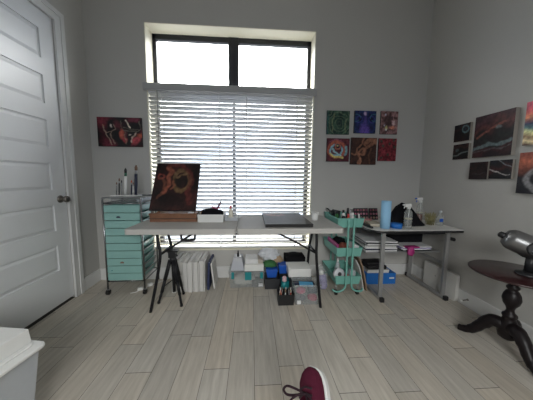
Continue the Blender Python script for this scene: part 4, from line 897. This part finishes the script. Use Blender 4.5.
m.tube(bez([(.0, .185, .090), (.022, .170, .104), (.03, .150, .108), (.02, .145, .102), (0, .180, .092)], 5), .0042, 6)
build(sh_(m), 'laces', lac, sn)
m = MB().tube([(0, .05, .085), (0, .045, .12), (0, .03, .15)], [.036, .036, .037], 16); build(sh_(m), 'sock', black_cloth, sn)

# ------------------------------------------------------------------ daylight
wd = bpy.data.worlds.new('sky'); bpy.context.scene.world = wd; wd.use_nodes = True; nt = wd.node_tree; bg = nt.nodes['Background']
tcw = nt.nodes.new('ShaderNodeTexCoord'); sx = nt.nodes.new('ShaderNodeSeparateXYZ'); rp = nt.nodes.new('ShaderNodeValToRGB')
mr = nt.nodes.new('ShaderNodeMapRange'); mr.inputs[1].default_value = -1; mr.inputs[2].default_value = 1
nt.links.new(tcw.outputs['Generated'], sx.inputs[0]); nt.links.new(sx.outputs['Z'], mr.inputs[0]); nt.links.new(mr.outputs[0], rp.inputs[0])
rp.color_ramp.elements[0].position = .30; rp.color_ramp.elements[0].color = (.08, .085, .09, 1)
rp.color_ramp.elements[1].position = .655; rp.color_ramp.elements[1].color = (.985, 1.0, .99, 1)
for p_, c_ in ((.49, (.12, .14, .165, 1)), (.52, (.16, .185, .22, 1)), (.585, (.30, .33, .38, 1))):
    e_ = rp.color_ramp.elements.new(p_); e_.color = c_
nt.links.new(rp.outputs[0], bg.inputs[0]); bg.inputs[1].default_value = 13.5
def area(name, loc, rot, sx_, sy_, power, col, portal=False):
    l = bpy.data.lights.new(name, 'AREA'); l.shape = 'RECTANGLE'; l.size = sx_; l.size_y = sy_; l.energy = power; l.color = col
    if portal: l.cycles.is_portal = True
    o = bpy.data.objects.new(name, l); o.location = loc; o.rotation_euler = rot; C.objects.link(o); return o
area('window_portal', ((WX0+WX1)/2, YB+.24, (WZ0+WZ1)/2), (-PI/2, 0, 0), WX1-WX0, WZ1-WZ0, 1, (1, 1, 1), True)
area('rear_portal', ((RW[0]+RW[1])/2, YR-.16, (RW[2]+RW[3])/2), (PI/2, 0, 0), RW[1]-RW[0], RW[3]-RW[2], 1, (1, 1, 1), True)

# ------------------------------------------------------------------ camera
cam = bpy.data.cameras.new('camera'); co = bpy.data.objects.new('camera', cam); C.objects.link(co)
cam.sensor_width = 36; cam.sensor_fit = 'HORIZONTAL'; cam.lens = FPX/533*36; cam.clip_start = .02
bk = -FW
co.matrix_world = Matrix(((RT.x, UP.x, bk.x, CAM.x), (RT.y, UP.y, bk.y, CAM.y), (RT.z, UP.z, bk.z, CAM.z), (0, 0, 0, 1)))
s = bpy.context.scene; s.camera = co
s.view_settings.view_transform = 'Standard'; s.view_settings.look = 'None'; s.view_settings.gamma = 1; s.view_settings.use_curve_mapping = False
s.view_settings.exposure = 0.38
